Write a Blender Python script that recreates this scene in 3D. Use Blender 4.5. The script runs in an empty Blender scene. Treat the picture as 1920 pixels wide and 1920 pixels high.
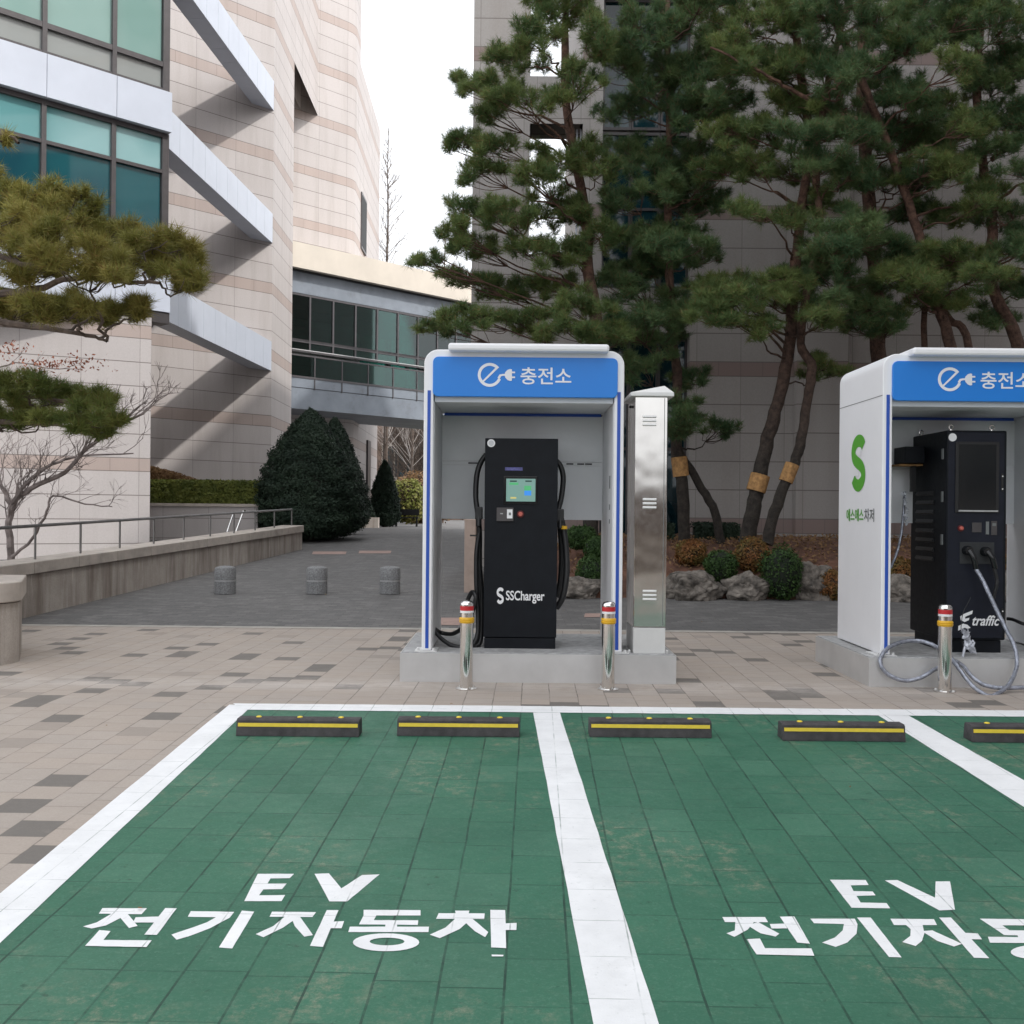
import bpy, math, random
import numpy as np
from mathutils import Vector, Matrix
R = math.radians
random.seed(7); rng = np.random.default_rng(11)
sc = bpy.context.scene
col = sc.collection

# ------------------------------------------------------------ camera, sky, sun, exposure
CAMZ = 1.55; F = 1920.0; ROLL = R(0.55)
cd = bpy.data.cameras.new('camera'); cam = bpy.data.objects.new('camera', cd); col.objects.link(cam)
cd.sensor_width = 36; cd.lens = 36.0; cd.clip_start = 0.05; cd.clip_end = 4000
cam.matrix_world = Matrix.Translation((0, 0, CAMZ)) @ Matrix.Rotation(-ROLL, 4, 'Y') @ Matrix.Rotation(R(90), 4, 'X')
sc.camera = cam

SUN_EL, SUN_AZ = 49.0, 115.0        # azimuth clockwise from +Y
w = bpy.data.worlds.new('World'); sc.world = w; w.use_nodes = True
nt = w.node_tree; bg = nt.nodes['Background']
sky = nt.nodes.new('ShaderNodeTexSky'); sky.sky_type = 'NISHITA'; sky.sun_disc = False
sky.sun_elevation = R(SUN_EL); sky.sun_rotation = R(SUN_AZ); sky.dust_density = 6; sky.air_density = 1.0; sky.ozone_density = 0.6
hs = nt.nodes.new('ShaderNodeHueSaturation'); hs.inputs['Saturation'].default_value = 0.16
mxs = nt.nodes.new('ShaderNodeMix'); mxs.data_type = 'RGBA'; mxs.inputs[0].default_value = .72; mxs.inputs[7].default_value = (4.9, 5.05, 5.3, 1)   # thin bright cloud cover
nt.links.new(sky.outputs[0], hs.inputs['Color']); nt.links.new(hs.outputs[0], mxs.inputs[6]); nt.links.new(mxs.outputs[2], bg.inputs['Color'])
bg.inputs['Strength'].default_value = 0.15
sl = bpy.data.lights.new('sun', 'SUN'); sl.energy = 1.25; sl.angle = R(1.6); sl.color = (1, 0.965, 0.92)
so = bpy.data.objects.new('sun', sl); col.objects.link(so)
a = R(SUN_AZ); e = R(SUN_EL)
tosun = Vector((math.sin(a)*math.cos(e), math.cos(a)*math.cos(e), math.sin(e)))
so.rotation_euler = tosun.to_track_quat('Z', 'Y').to_euler(); so.location = (20, -10, 40)
sc.view_settings.view_transform = 'Standard'; sc.view_settings.look = 'None'
sc.view_settings.exposure = 1.18; sc.view_settings.gamma = 1

# ------------------------------------------------------------ geometry helpers
def ray(px, py):
    u = (px-960)/F; v = (960-py)/F; c, s = math.cos(ROLL), math.sin(ROLL)
    return u*c - v*s, u*s + v*c
def P(px, py, Y):
    """point seen at a photo pixel, standing at distance Y"""
    x, z = ray(px, py); return Vector((x*Y, Y, CAMZ + z*Y))
D0, SL = 8.2, 0.0336
def gz(Y):
    if Y < D0: return -SL*(D0-Y)
    if Y < 13.5: return 0.0
    if Y < 30: return 0.048*(Y-13.5)
    return 0.792
def G(px, py, dz=0.0):
    x, z = ray(px, py)
    Y = (CAMZ-dz+SL*D0)/(SL-z)
    if Y > D0:
        Y = -(CAMZ-dz)/z
        if Y > 13.5: Y = (CAMZ-dz+0.048*13.5)/(0.048-z)
    return Vector((x*Y, Y, CAMZ+z*Y))

class MB:
    def __init__(s): s.v = []; s.f = []; s.uv = []
    def add(s, vs, fs, uvs=None):
        n = len(s.v); s.v += [tuple(p) for p in vs]
        for i, f in enumerate(fs):
            s.f.append(tuple(n+k for k in f)); s.uv.append(uvs[i] if uvs else None)
        return s
    def box(s, x0, x1, y0, y1, z0, z1):
        x0, x1 = min(x0, x1), max(x0, x1); y0, y1 = min(y0, y1), max(y0, y1); z0, z1 = min(z0, z1), max(z0, z1)
        v = [(x, y, z) for z in (z0, z1) for y in (y0, y1) for x in (x0, x1)]
        return s.add(v, [(0,2,3,1),(4,5,7,6),(0,1,5,4),(2,6,7,3),(0,4,6,2),(1,3,7,5)])
    def prism(s, poly, z0, z1):
        """plan polygon (x,y) counter-clockwise; z0,z1 numbers or lists"""
        n = len(poly); a0 = z0 if isinstance(z0, (list, tuple)) else [z0]*n; a1 = z1 if isinstance(z1, (list, tuple)) else [z1]*n
        v = [(p[0], p[1], a0[i]) for i, p in enumerate(poly)] + [(p[0], p[1], a1[i]) for i, p in enumerate(poly)]
        f = [tuple(range(n))[::-1], tuple(range(n, 2*n))]; uv = [[(p[0], p[1]) for p in poly][::-1], [(p[0], p[1]) for p in poly]]
        L = 0
        for i in range(n):
            j = (i+1) % n; d = math.dist(poly[i][:2], poly[j][:2])
            f.append((i, j, n+j, n+i)); uv.append([(L, a0[i]), (L+d, a0[j]), (L+d, a1[j]), (L, a1[i])]); L += d
        return s.add(v, f, uv)
    def ext(s, poly, y0, y1):
        """(x,z) polygon extruded along y"""
        n = len(poly)
        v = [(p[0], y0, p[1]) for p in poly] + [(p[0], y1, p[1]) for p in poly]
        f = [tuple(range(n)), tuple(range(n, 2*n))[::-1]] + [((i+1) % n, i, n+i, n+(i+1) % n) for i in range(n)]
        return s.add(v, f)
    def obox(s, c, ax, ay, az):
        """box with centre c and half-axis vectors"""
        c, ax, ay, az = map(Vector, (c, ax, ay, az))
        v = [c + i*ax + j*ay + k*az for k in (-1, 1) for j in (-1, 1) for i in (-1, 1)]
        return s.add(v, [(0,2,3,1),(4,5,7,6),(0,1,5,4),(2,6,7,3),(0,4,6,2),(1,3,7,5)])
    def beam(s, p, q, wd, z0, z1, side=-1):
        """horizontal bar, right face along p->q, thickness to one side"""
        p = Vector(p[:2]); q = Vector(q[:2]); d = (q-p).normalized(); n = Vector((-d.y, d.x))*wd*(-side)
        poly = [p, q, q+n, p+n] if side < 0 else [q, p, p+n, q+n]
        return s.prism([tuple(x) for x in poly], z0, z1)
    def tube(s, pts, r, seg=8, cap=True):
        pts = [Vector(p) for p in pts]; n = len(pts)
        rs = r if isinstance(r, (list, tuple)) else [r]*n
        v = []; f = []; prev = None
        for i, p in enumerate(pts):
            t = (pts[min(i+1, n-1)] - pts[max(i-1, 0)])
            t = t.normalized() if t.length > 1e-9 else Vector((0, 0, 1))
            if prev is None:
                u = t.orthogonal().normalized()
            else:
                u = (prev - t*prev.dot(t)); u = u.normalized() if u.length > 1e-6 else t.orthogonal().normalized()
            prev = u; b = t.cross(u)
            for k in range(seg):
                an = 2*math.pi*k/seg; v.append(p + (u*math.cos(an)+b*math.sin(an))*rs[i])
        for i in range(n-1):
            for k in range(seg):
                k2 = (k+1) % seg; f.append((i*seg+k, i*seg+k2, (i+1)*seg+k2, (i+1)*seg+k))
        if cap: f.append(tuple(range(seg))[::-1]); f.append(tuple(range((n-1)*seg, n*seg)))
        return s.add(v, f)
    def lathe(s, c, prof, seg=24, axis='Z'):
        v = []; f = []; n = len(prof)
        for (r, h) in prof:
            for k in range(seg):
                an = 2*math.pi*k/seg; x, y = r*math.cos(an), r*math.sin(an)
                v.append(Vector(c) + (Vector((x, y, h)) if axis == 'Z' else Vector((x, -h, y)) if axis == 'Y' else Vector((-h, x, y))))
        for i in range(n-1):
            for k in range(seg):
                k2 = (k+1) % seg; f.append((i*seg+k, i*seg+k2, (i+1)*seg+k2, (i+1)*seg+k))
        f.append(tuple(range(seg))[::-1]); f.append(tuple(range((n-1)*seg, n*seg)))
        return s.add(v, f)
    def poly3(s, pts):
        return s.add(pts, [tuple(range(len(pts)))])
    def build(s, name, mat, parent=None, smooth=False, bevel=0, loc=None):
        me = bpy.data.meshes.new(name)
        o = bpy.data.objects.new(name, me); col.objects.link(o)
        off = Vector((0, 0, 0))
        if parent:
            o.parent = parent; off = world_loc(parent)
        elif loc is not None:
            o.location = loc; off = Vector(loc)
        me.from_pydata([(x-off.x, y-off.y, z-off.z) for x, y, z in s.v], [], s.f)
        if any(u is not None for u in s.uv):
            ul = me.uv_layers.new(name='UVMap'); k = 0
            for poly, u in zip(me.polygons, s.uv):
                for j, li in enumerate(poly.loop_indices):
                    ul.data[li].uv = u[j] if u else (0, 0)
        if mat: me.materials.append(mat)
        if smooth:
            for p in me.polygons: p.use_smooth = True
            me.update()
            try: me.set_sharp_from_angle(angle=R(40))
            except Exception: pass
        if bevel:
            b = o.modifiers.new('bevel', 'BEVEL'); b.width = bevel; b.segments = 2; b.limit_method = 'ANGLE'; b.angle_limit = R(35)
        return o
def world_loc(o):
    l = Vector((0, 0, 0))
    while o: l += Vector(o.location); o = o.parent
    return l
def tag(o, label=None, cat=None, group=None, kind=None):
    if label: o['label'] = label
    if cat: o['category'] = cat
    if group: o['group'] = group
    if kind: o['kind'] = kind
    return o
def thing(name, loc, label, cat, group=None):
    o = bpy.data.objects.new(name, None); o.location = loc; col.objects.link(o); o.empty_display_size = .2
    return tag(o, label, cat, group)
def copy_tree(o, loc=None, label=None, parent=None):
    c = o.copy(); col.objects.link(c)
    if parent: c.parent = parent
    for ch in list(o.children): copy_tree(ch, None, None, c)
    if loc is not None: c.location = loc
    if label: c['label'] = label
    return c
def npmesh(name, V, Fc, mat, parent=None, loc=None):
    """numpy verts (N,3), faces (M,k)"""
    me = bpy.data.meshes.new(name); o = bpy.data.objects.new(name, me); col.objects.link(o)
    off = np.zeros(3)
    if parent: o.parent = parent; off = np.array(world_loc(parent))
    elif loc is not None: o.location = loc; off = np.array(loc)
    V = np.asarray(V, dtype=np.float32) - off.astype(np.float32)
    M, k = Fc.shape
    me.vertices.add(len(V)); me.vertices.foreach_set('co', V.ravel())
    me.loops.add(M*k); me.loops.foreach_set('vertex_index', Fc.astype(np.int32).ravel())
    me.polygons.add(M); me.polygons.foreach_set('loop_start', np.arange(0, M*k, k, dtype=np.int32))
    me.update(calc_edges=True); me.validate()
    me.materials.append(mat)
    return o

# ------------------------------------------------------------ material helpers
class NT:
    def __init__(s, name):
        s.m = bpy.data.materials.new(name); s.m.use_nodes = True; s.t = s.m.node_tree
        s.b = s.t.nodes['Principled BSDF']
    def n(s, ty, **kw):
        x = s.t.nodes.new(ty)
        for k, v in kw.items(): setattr(x, k, v)
        return x
    def l(s, a, b): s.t.links.new(a, b)
    def m_(s, op, a, b=None, c=None, clamp=False):
        x = s.n('ShaderNodeMath', operation=op); x.use_clamp = clamp
        for i, q in enumerate((a, b, c)):
            if q is None: continue
            if isinstance(q, (int, float)): x.inputs[i].default_value = q
            else: s.l(q, x.inputs[i])
        return x.outputs[0]
    def mix(s, f, a, b, bt='MIX'):
        x = s.n('ShaderNodeMix', data_type='RGBA', blend_type=bt)
        for k, q in ((0, f), (6, a), (7, b)):
            if isinstance(q, (int, float)): x.inputs[k].default_value = q
            elif isinstance(q, (tuple, list)): x.inputs[k].default_value = (*q[:3], 1)
            else: s.l(q, x.inputs[k])
        return x.outputs[2]
    def noise(s, vec, scale, detail=3, rough=.55):
        x = s.n('ShaderNodeTexNoise'); x.inputs['Scale'].default_value = scale; x.inputs['Detail'].default_value = detail; x.inputs['Roughness'].default_value = rough
        if vec is not None: s.l(vec, x.inputs['Vector'])
        return x.outputs['Fac']
    def ramp(s, f, stops):
        x = s.n('ShaderNodeValToRGB'); e = x.color_ramp.elements
        while len(e) < len(stops): e.new(.5)
        for i, (p, c) in enumerate(stops):
            e[i].position = p; e[i].color = (*c, 1) if isinstance(c, tuple) else (c, c, c, 1)
        s.l(f, x.inputs[0]); return x.outputs[0]
    def pos(s): return s.n('ShaderNodeNewGeometry').outputs['Position']
    def obj(s): return s.n('ShaderNodeTexCoord').outputs['Object']
    def setc(s, c):
        if isinstance(c, tuple): s.b.inputs['Base Color'].default_value = (*c, 1)
        else: s.l(c, s.b.inputs['Base Color'])
    def rough(s, r):
        if isinstance(r, (int, float)): s.b.inputs['Roughness'].default_value = r
        else: s.l(r, s.b.inputs['Roughness'])
    def bump(s, h, st=.3, d=.01):
        x = s.n('ShaderNodeBump'); x.inputs['Strength'].default_value = st; x.inputs['Distance'].default_value = d
        s.l(h, x.inputs['Height']); s.l(x.outputs[0], s.b.inputs['Normal'])
def simple(name, c, rough=.5, metal=0, var=.08, vs=6, bump=0, bs=60, spec=None, dirt=None):
    k = NT(name); p = k.obj()
    f = k.noise(p, vs, 5, .6)
    lo = tuple(max(0, x*(1-var*1.6)) for x in c); hi = tuple(min(1, x*(1+var)) for x in c)
    cc = k.ramp(f, [(.3, lo), (.7, hi)])
    if dirt: cc = k.mix(k.ramp(k.noise(p, 1.7, 6, .7), [(.52, 0.0), (.75, dirt[1])]), cc, dirt[0])
    k.setc(cc); k.b.inputs['Metallic'].default_value = metal
    k.rough(k.m_('MULTIPLY_ADD', k.noise(p, vs*3, 4), rough*.4, rough*.8))
    if bump: k.bump(k.noise(p, bs, 4, .65), bump, .01)
    if spec is not None: k.b.inputs['Specular IOR Level'].default_value = spec
    return k.m

def stone_mat(name, c, band, S, bandh, rowh, colw, dirt=.1, u0=0.0, v0=0.0):
    k = NT(name); uv = k.n('ShaderNodeUVMap').outputs[0]; sp = k.n('ShaderNodeSeparateXYZ'); k.l(uv, sp.inputs[0])
    u = k.m_('ADD', sp.outputs[0], 100.0+u0); v = k.m_('ADD', sp.outputs[1], 40*S+v0)
    vm = k.m_('MODULO', v, S); isb = k.m_('LESS_THAN', vm, bandh)
    av = k.m_('DIVIDE', k.m_('SUBTRACT', vm, bandh), rowh); fl = k.m_('FLOOR', av); fr = k.m_('FRACT', k.m_('ADD', av, 10.0))
    jt = .020/rowh
    j1 = k.m_('LESS_THAN', fr, jt); j2 = k.m_('LESS_THAN', vm, .018)
    j1 = k.m_('MULTIPLY', j1, k.m_('SUBTRACT', 1.0, isb))
    cw = k.m_('SUBTRACT', colw, k.m_('MULTIPLY', isb, colw*.5)); au = k.m_('DIVIDE', u, cw); fu = k.m_('FRACT', au); cu = k.m_('FLOOR', au)
    j3 = k.m_('LESS_THAN', k.m_('MULTIPLY', fu, cw), .012)
    J = k.m_('MAXIMUM', k.m_('MAXIMUM', j1, j2), k.m_('MULTIPLY', j3, .7))
    cv = k.n('ShaderNodeCombineXYZ'); k.l(cu, cv.inputs[0]); k.l(fl, cv.inputs[1]); k.l(k.m_('FLOOR', k.m_('DIVIDE', v, S)), cv.inputs[2])
    wn = k.n('ShaderNodeTexWhiteNoise', noise_dimensions='3D'); k.l(cv.outputs[0], wn.inputs['Vector'])
    base = k.mix(isb, c, band)
    pp = k.pos()
    base = k.mix(k.m_('MULTIPLY', wn.outputs[0], .16), base, tuple(x*.6 for x in c))
    base = k.mix(k.ramp(k.noise(pp, 34, 4, .8), [(.38, .0), (.72, .30)]), base, tuple(x*.55 for x in c))
    mp = k.n('ShaderNodeMapping'); mp.inputs['Scale'].default_value = (2.2, 2.2, .22); k.l(pp, mp.inputs[0])
    base = k.mix(k.ramp(k.noise(mp.outputs[0], 1.3, 6, .62), [(.45, 0.0), (.75, dirt)]), base, (.22, .18, .15))
    base = k.mix(k.m_('MULTIPLY', J, .80), base, (.13, .11, .10))
    k.setc(base); k.rough(.55); k.bump(k.m_('SUBTRACT', 1.0, J), .4, .01); k.b.inputs['Specular IOR Level'].default_value = .3
    return k.m

def paver_mat(name, base, dark, size, ratio, angle, kind):
    k = NT(name); pp = k.pos()
    mp = k.n('ShaderNodeMapping'); mp.inputs['Rotation'].default_value = (0, 0, R(90)+angle); k.l(pp, mp.inputs[0])
    nz = k.n('ShaderNodeTexNoise'); nz.inputs['Scale'].default_value = 2.2; k.l(pp, nz.inputs['Vector'])
    wob = k.n('ShaderNodeVectorMath', operation='SCALE'); k.l(nz.outputs['Color'], wob.inputs[0]); wob.inputs['Scale'].default_value = .012
    ad = k.n('ShaderNodeVectorMath', operation='ADD'); k.l(mp.outputs[0], ad.inputs[0]); k.l(wob.outputs[0], ad.inputs[1])
    sp = k.n('ShaderNodeSeparateXYZ'); k.l(ad.outputs[0], sp.inputs[0])
    x = k.m_('ADD', sp.outputs[0], 200.13); y = k.m_('ADD', sp.outputs[1], 200.07)
    ry = k.m_('DIVIDE', y, size); row = k.m_('FLOOR', ry); fy = k.m_('FRACT', ry)
    wn0 = k.n('ShaderNodeTexWhiteNoise', noise_dimensions='1D'); k.l(row, wn0.inputs['W'])
    sh = k.m_('MULTIPLY', k.m_('MODULO', row, 2.0), .5) if kind != 'green' else wn0.outputs[0]
    L = size*ratio
    rx = k.m_('ADD', k.m_('DIVIDE', x, L), sh); cx = k.m_('FLOOR', rx); fx = k.m_('FRACT', rx)
    dy = k.m_('MULTIPLY', k.m_('MINIMUM', fy, k.m_('SUBTRACT', 1.0, fy)), size)
    dx = k.m_('MULTIPLY', k.m_('MINIMUM', fx, k.m_('SUBTRACT', 1.0, fx)), L)
    Jy = k.m_('LESS_THAN', dy, .0050 if kind == 'green' else .0045 if kind == 'light' else .0025); Jx = k.m_('LESS_THAN', dx, .0042 if kind == 'green' else .003)
    cv = k.n('ShaderNodeCombineXYZ'); k.l(cx, cv.inputs[0]); k.l(row, cv.inputs[1])
    wn = k.n('ShaderNodeTexWhiteNoise', noise_dimensions='3D'); k.l(cv.outputs[0], wn.inputs['Vector']); r = wn.outputs[0]
    r2 = k.n('ShaderNodeSeparateColor'); k.l(wn.outputs[1], r2.inputs[0])
    big = k.noise(pp, .55, 5, .6); fine = k.noise(pp, 90, 3, .7); mid = k.noise(pp, 7, 5, .7)
    c = k.mix(k.m_('MULTIPLY', r2.outputs[1], .28), base, tuple(q*.76 for q in base))
    if kind == 'light':
        c = k.mix(k.m_('MULTIPLY', r2.outputs[2], .35), c, (base[0]*1.0, base[1]*.92, base[2]*.84))
        c = k.mix(k.m_('GREATER_THAN', r, .90), c, dark)
        c = k.mix(k.m_('MULTIPLY', k.m_('GREATER_THAN', r, .86), .30), c, dark)
    if kind == 'grey':
        c = k.mix(k.ramp(k.noise(pp, .35, 6, .65), [(.45, 0.0), (.62, .30)]), c, (.23, .22, .21))  # broad lighter zones: reflected light painted into the plaza colour
        c = k.mix(k.m_('MULTIPLY', r, .45), c, (.085, .083, .082)); c = k.mix(k.m_('MULTIPLY', k.m_('GREATER_THAN', r2.outputs[2], .8), .3), c, (.27, .26, .25))
    if kind == 'light':   # pale mortar dust along the plinths
        sy = k.n('ShaderNodeSeparateXYZ'); k.l(pp, sy.inputs[0]); d_ = k.m_('ABSOLUTE', k.m_('SUBTRACT', sy.outputs[1], 9.12))
        c = k.mix(k.m_('MULTIPLY', k.ramp(d_, [(.10, 1.0), (.42, 0.0)]), k.ramp(k.noise(pp, 2.5, 6, .7), [(.38, 0.0), (.6, .55)])), c, (.60, .55, .51))
    if kind == 'green':
        c = k.mix(k.m_('MULTIPLY', r, .26), c, (.024, .11, .068)); c = k.mix(k.m_('MULTIPLY', k.m_('GREATER_THAN', r2.outputs[2], .75), .22), c, (.12, .26, .18))
        sc_m = k.n('ShaderNodeMapping'); sc_m.inputs['Scale'].default_value = (1.2, 7, 1); sc_m.inputs['Rotation'].default_value = (0, 0, .5); k.l(pp, sc_m.inputs[0])
        c = k.mix(k.ramp(k.noise(sc_m.outputs[0], 4, 7, .8), [(.56, 0.0), (.70, .30)]), c, (.17, .27, .20))
        c = k.mix(k.ramp(k.noise(pp, .9, 6, .7), [(.44, 0.0), (.60, .38)]), c, (.026, .105, .066))
        c = k.mix(k.ramp(k.noise(pp, 45, 5, .85), [(.52, 0.0), (.68, .38)]), c, (.15, .27, .20))
        c = k.mix(k.ramp(k.noise(pp, 16, 5, .75), [(.61, 0.0), (.70, .75)]), c, (.016, .05, .034))
        c = k.mix(k.ramp(mid, [(.56, 0.0), (.78, .36)]), c, (base[0]*2.0+.03, base[1]*1.15, base[2]*1.25))
        st = k.m_('MULTIPLY', k.ramp(k.noise(pp, 1.1, 3, .5), [(.50, 0.0), (.62, 1.0)]), k.ramp(k.noise(pp, 11, 7, .85), [(.50, 0.0), (.66, .60)]))
        c = k.mix(st, c, (.34, .30, .22))
    c = k.mix(k.ramp(big, [(.35, .22), (.65, 0.0)]), c, tuple(q*.62 for q in base))
    c = k.mix(k.ramp(fine, [(.35, .25), (.65, 0.0)]), c, tuple(q*.55 for q in base))
    c = k.mix(k.ramp(k.noise(pp, 2.7, 7, .75), [(.56, 0.0), (.78, .25)]), c, tuple(min(1, q*1.35) for q in base))
    jn = k.ramp(k.noise(pp, 5.0, 5, .7), [(.36, .3), (.6, 1.0)])
    jc = tuple(q*.34 for q in base) if kind != 'green' else (.012, .04, .028)
    c = k.mix(k.m_('MULTIPLY', Jy, k.m_('MULTIPLY', jn, .85)), c, jc)
    c = k.mix(k.m_('MULTIPLY', Jx, k.m_('MULTIPLY', jn, .8 if kind != 'grey' else .9)), c, jc if kind != 'green' else (.016, .065, .042))
    k.setc(c)
    k.rough(k.ramp(mid, [(.3, .62), (.7, .85)]) if kind != 'green' else k.ramp(mid, [(.3, .45), (.7, .68)]))
    J = k.m_('MAXIMUM', Jy, Jx); h = k.m_('ADD', k.m_('MULTIPLY', J, -1.0), k.m_('ADD', k.m_('MULTIPLY', fine, .25), k.m_('MULTIPLY', r2.outputs[0], .25)))
    k.bump(h, .45, .006); k.b.inputs['Specular IOR Level'].default_value = .35
    return k.m

def foliage_mat(name, c1, c2, c3=None, scale=1.6, rough=.55, trans=.25):
    k = NT(name); pp = k.obj(); g = k.n('ShaderNodeNewGeometry')
    f = k.noise(pp, scale, 4, .6); c = k.mix(k.ramp(f, [(.38, 0.0), (.64, 1.0)]), c1, c2)
    rr = g.outputs['Random Per Island']
    c = k.mix(k.m_('MULTIPLY', rr, .45), c, tuple(q*.45 for q in c1))
    if c3: c = k.mix(k.m_('MULTIPLY', k.m_('GREATER_THAN', rr, .93), .7), c, c3)
    k.setc(c); k.rough(rough); k.b.inputs['Specular IOR Level'].default_value = .25
    if trans:
        tr = k.n('ShaderNodeBsdfTranslucent'); k.l(c, tr.inputs[0]); mx = k.n('ShaderNodeMixShader'); mx.inputs[0].default_value = trans
        out = k.t.nodes['Material Output']; k.l(k.b.outputs[0], mx.inputs[1]); k.l(tr.outputs[0], mx.inputs[2]); k.l(mx.outputs[0], out.inputs[0])
    return k.m
def glass_thin(name, tint, refl=.08):
    k = NT(name); tr = k.n('ShaderNodeBsdfTransparent'); tr.inputs[0].default_value = (*tint, 1)
    gl = k.n('ShaderNodeBsdfGlossy'); gl.inputs['Roughness'].default_value = .03; gl.inputs[0].default_value = (.8, .9, .9, 1)
    fr = k.n('ShaderNodeFresnel'); fr.inputs[0].default_value = 1.55
    mx = k.n('ShaderNodeMixShader'); k.l(k.m_('ADD', fr.outputs[0], refl), mx.inputs[0]); k.l(tr.outputs[0], mx.inputs[1]); k.l(gl.outputs[0], mx.inputs[2])
    k.l(mx.outputs[0], k.t.nodes['Material Output'].inputs[0]); return k.m
def glass_opaque(name, c, c2, spec=1.0):
    k = NT(name); p = k.pos(); f = k.noise(p, .35, 2)
    k.setc(k.mix(k.ramp(f, [(.4, 0.0), (.6, 1.0)]), c, c2)); k.rough(.03); k.b.inputs['IOR'].default_value = 1.9
    k.b.inputs['Specular IOR Level'].default_value = spec
    k.bump(k.noise(p, .8, 1), .06, .02); return k.m

M = {}
M['light_paver'] = paver_mat('light_paver', (.425, .372, .328), (.15, .138, .125), .235, 1.0, R(1.25), 'light')
M['grey_paver'] = paver_mat('grey_paver', (.15, .146, .143), (.1, .1, .1), .105, 2.0, R(88.75), 'grey')
M['green_paver'] = paver_mat('green_paver', (.044, .165, .100), (.04, .15, .1), .235, 1.5, R(1.25), 'green')
M['soil'] = simple('soil', (.13, .062, .040), .9, var=.4, vs=3, bump=.8, bs=25)
M['ground'] = simple('ground', (.16, .13, .10), .95, var=.25, vs=.3)
def paint_white():
    k = NT('road_paint'); p = k.pos(); c = k.ramp(k.noise(p, 3.5, 6, .7), [(.3, (.74, .745, .75)), (.7, (.86, .865, .87))])
    c = k.mix(k.ramp(k.noise(p, 38, 4, .8), [(.60, 0.0), (.70, .42)]), c, (.42, .45, .43))
    c = k.mix(k.ramp(k.noise(p, 2.2, 7, .8), [(.55, 0.0), (.68, .22)]), c, (.50, .50, .49))
    # the joints of the pavers show through as faint grooves
    mp = k.n('ShaderNodeMapping'); mp.inputs['Rotation'].default_value = (0, 0, R(91.25)); k.l(p, mp.inputs[0]); sp = k.n('ShaderNodeSeparateXYZ'); k.l(mp.outputs[0], sp.inputs[0])
    fy = k.m_('FRACT', k.m_('DIVIDE', k.m_('ADD', sp.outputs[1], 200.07), .235)); fx = k.m_('FRACT', k.m_('DIVIDE', k.m_('ADD', sp.outputs[0], 200.13), .317))
    J = k.m_('MAXIMUM', k.m_('LESS_THAN', fy, .026), k.m_('LESS_THAN', fx, .014))
    c = k.mix(k.m_('MULTIPLY', k.m_('MULTIPLY', J, .8), k.ramp(k.noise(p, 5, 3), [(.40, .1), (.62, 1.0)])), c, (.26, .30, .28))
    k.setc(c); k.rough(.6); k.bump(k.noise(p, 120, 3), .25, .004); return k.m
M['paint'] = paint_white()
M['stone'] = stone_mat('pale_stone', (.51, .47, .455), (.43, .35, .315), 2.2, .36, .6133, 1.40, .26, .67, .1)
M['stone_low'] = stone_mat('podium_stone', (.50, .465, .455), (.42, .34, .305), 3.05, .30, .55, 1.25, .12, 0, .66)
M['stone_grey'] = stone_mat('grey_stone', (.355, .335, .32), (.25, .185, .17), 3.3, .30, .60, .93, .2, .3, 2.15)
M['panel'] = simple('white_metal_panel', (.50, .535, .61), .38, 0, .03, 1.5)
M['frame_dark'] = simple('dark_frame', (.075, .068, .07), .4, .2, .1)
M['frame_bridge'] = simple('bridge_frame', (.10, .095, .10), .45, .3, .1)
M['bridge_steel'] = simple('blue_grey_steel', (.235, .265, .305), .5, .1, .1, 1.2, dirt=((.12, .12, .13), .5))
M['cream'] = simple('cream_fascia', (.66, .595, .51), .6, 0, .06, .7)
M['dark'] = simple('dark_interior', (.03, .032, .034), .8)
M['glass_up'] = glass_opaque('pale_green_glass', (.17, .30, .27), (.24, .37, .34), .6)
M['glass_tr'] = glass_opaque('aqua_glass', (.12, .30, .31), (.24, .42, .43), .7)
M['glass_low'] = glass_opaque('teal_glass', (.006, .050, .068), (.012, .085, .10), .55)
M['glass_sp'] = glass_opaque('spandrel_glass', (.24, .26, .25), (.28, .30, .29))
M['glass_bridge'] = glass_thin('bridge_glass', (.15, .36, .32), .02)
M['glass_dark'] = glass_opaque('dark_blue_glass', (.004, .014, .018), (.008, .035, .045), .22)
M['granite_wall'] = simple('weathered_granite', (.43, .375, .325), .8, 0, .12, 4, .3, 80, dirt=((.17, .13, .105), .8))
def granite_wall():
    k = NT('streaked_granite'); p = k.pos(); c = k.ramp(k.noise(p, 3, 5, .6), [(.3, (.40, .355, .315)), (.7, (.50, .455, .41))])
    c = k.mix(k.ramp(k.noise(p, 60, 4, .7), [(.4, .28), (.65, 0.0)]), c, (.2, .17, .15))
    mp = k.n('ShaderNodeMapping'); mp.inputs['Scale'].default_value = (3.2, 3.2, .3); k.l(p, mp.inputs[0])
    sp = k.n('ShaderNodeSeparateXYZ'); k.l(p, sp.inputs[0])
    c = k.mix(k.ramp(k.noise(mp.outputs[0], 1.1, 6, .65), [(.44, 0.0), (.66, .72)]), c, (.15, .115, .09))
    c = k.mix(k.ramp(k.noise(mp.outputs[0], 2.3, 3, .6), [(.60, 0.0), (.68, .5)]), c, (.62, .56, .50))
    k.setc(c); k.rough(.8); k.bump(k.noise(p, 80, 4), .3, .01); return k.m
M['granite_wall'] = granite_wall()
M['granite_cope'] = simple('coping_granite', (.46, .41, .365), .8, 0, .12, 4, .3, 80, dirt=((.2, .165, .14), .6))
M['granite_grey'] = simple('grey_granite', (.22, .222, .225), .7, 0, .3, 45, .3, 70)
M['granite_dark'] = simple('granite_groove', (.42, .42, .42), .6, 0, .15, 30)
M['rail'] = simple('rail_steel', (.20, .195, .19), .45, .7, .1)
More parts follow.
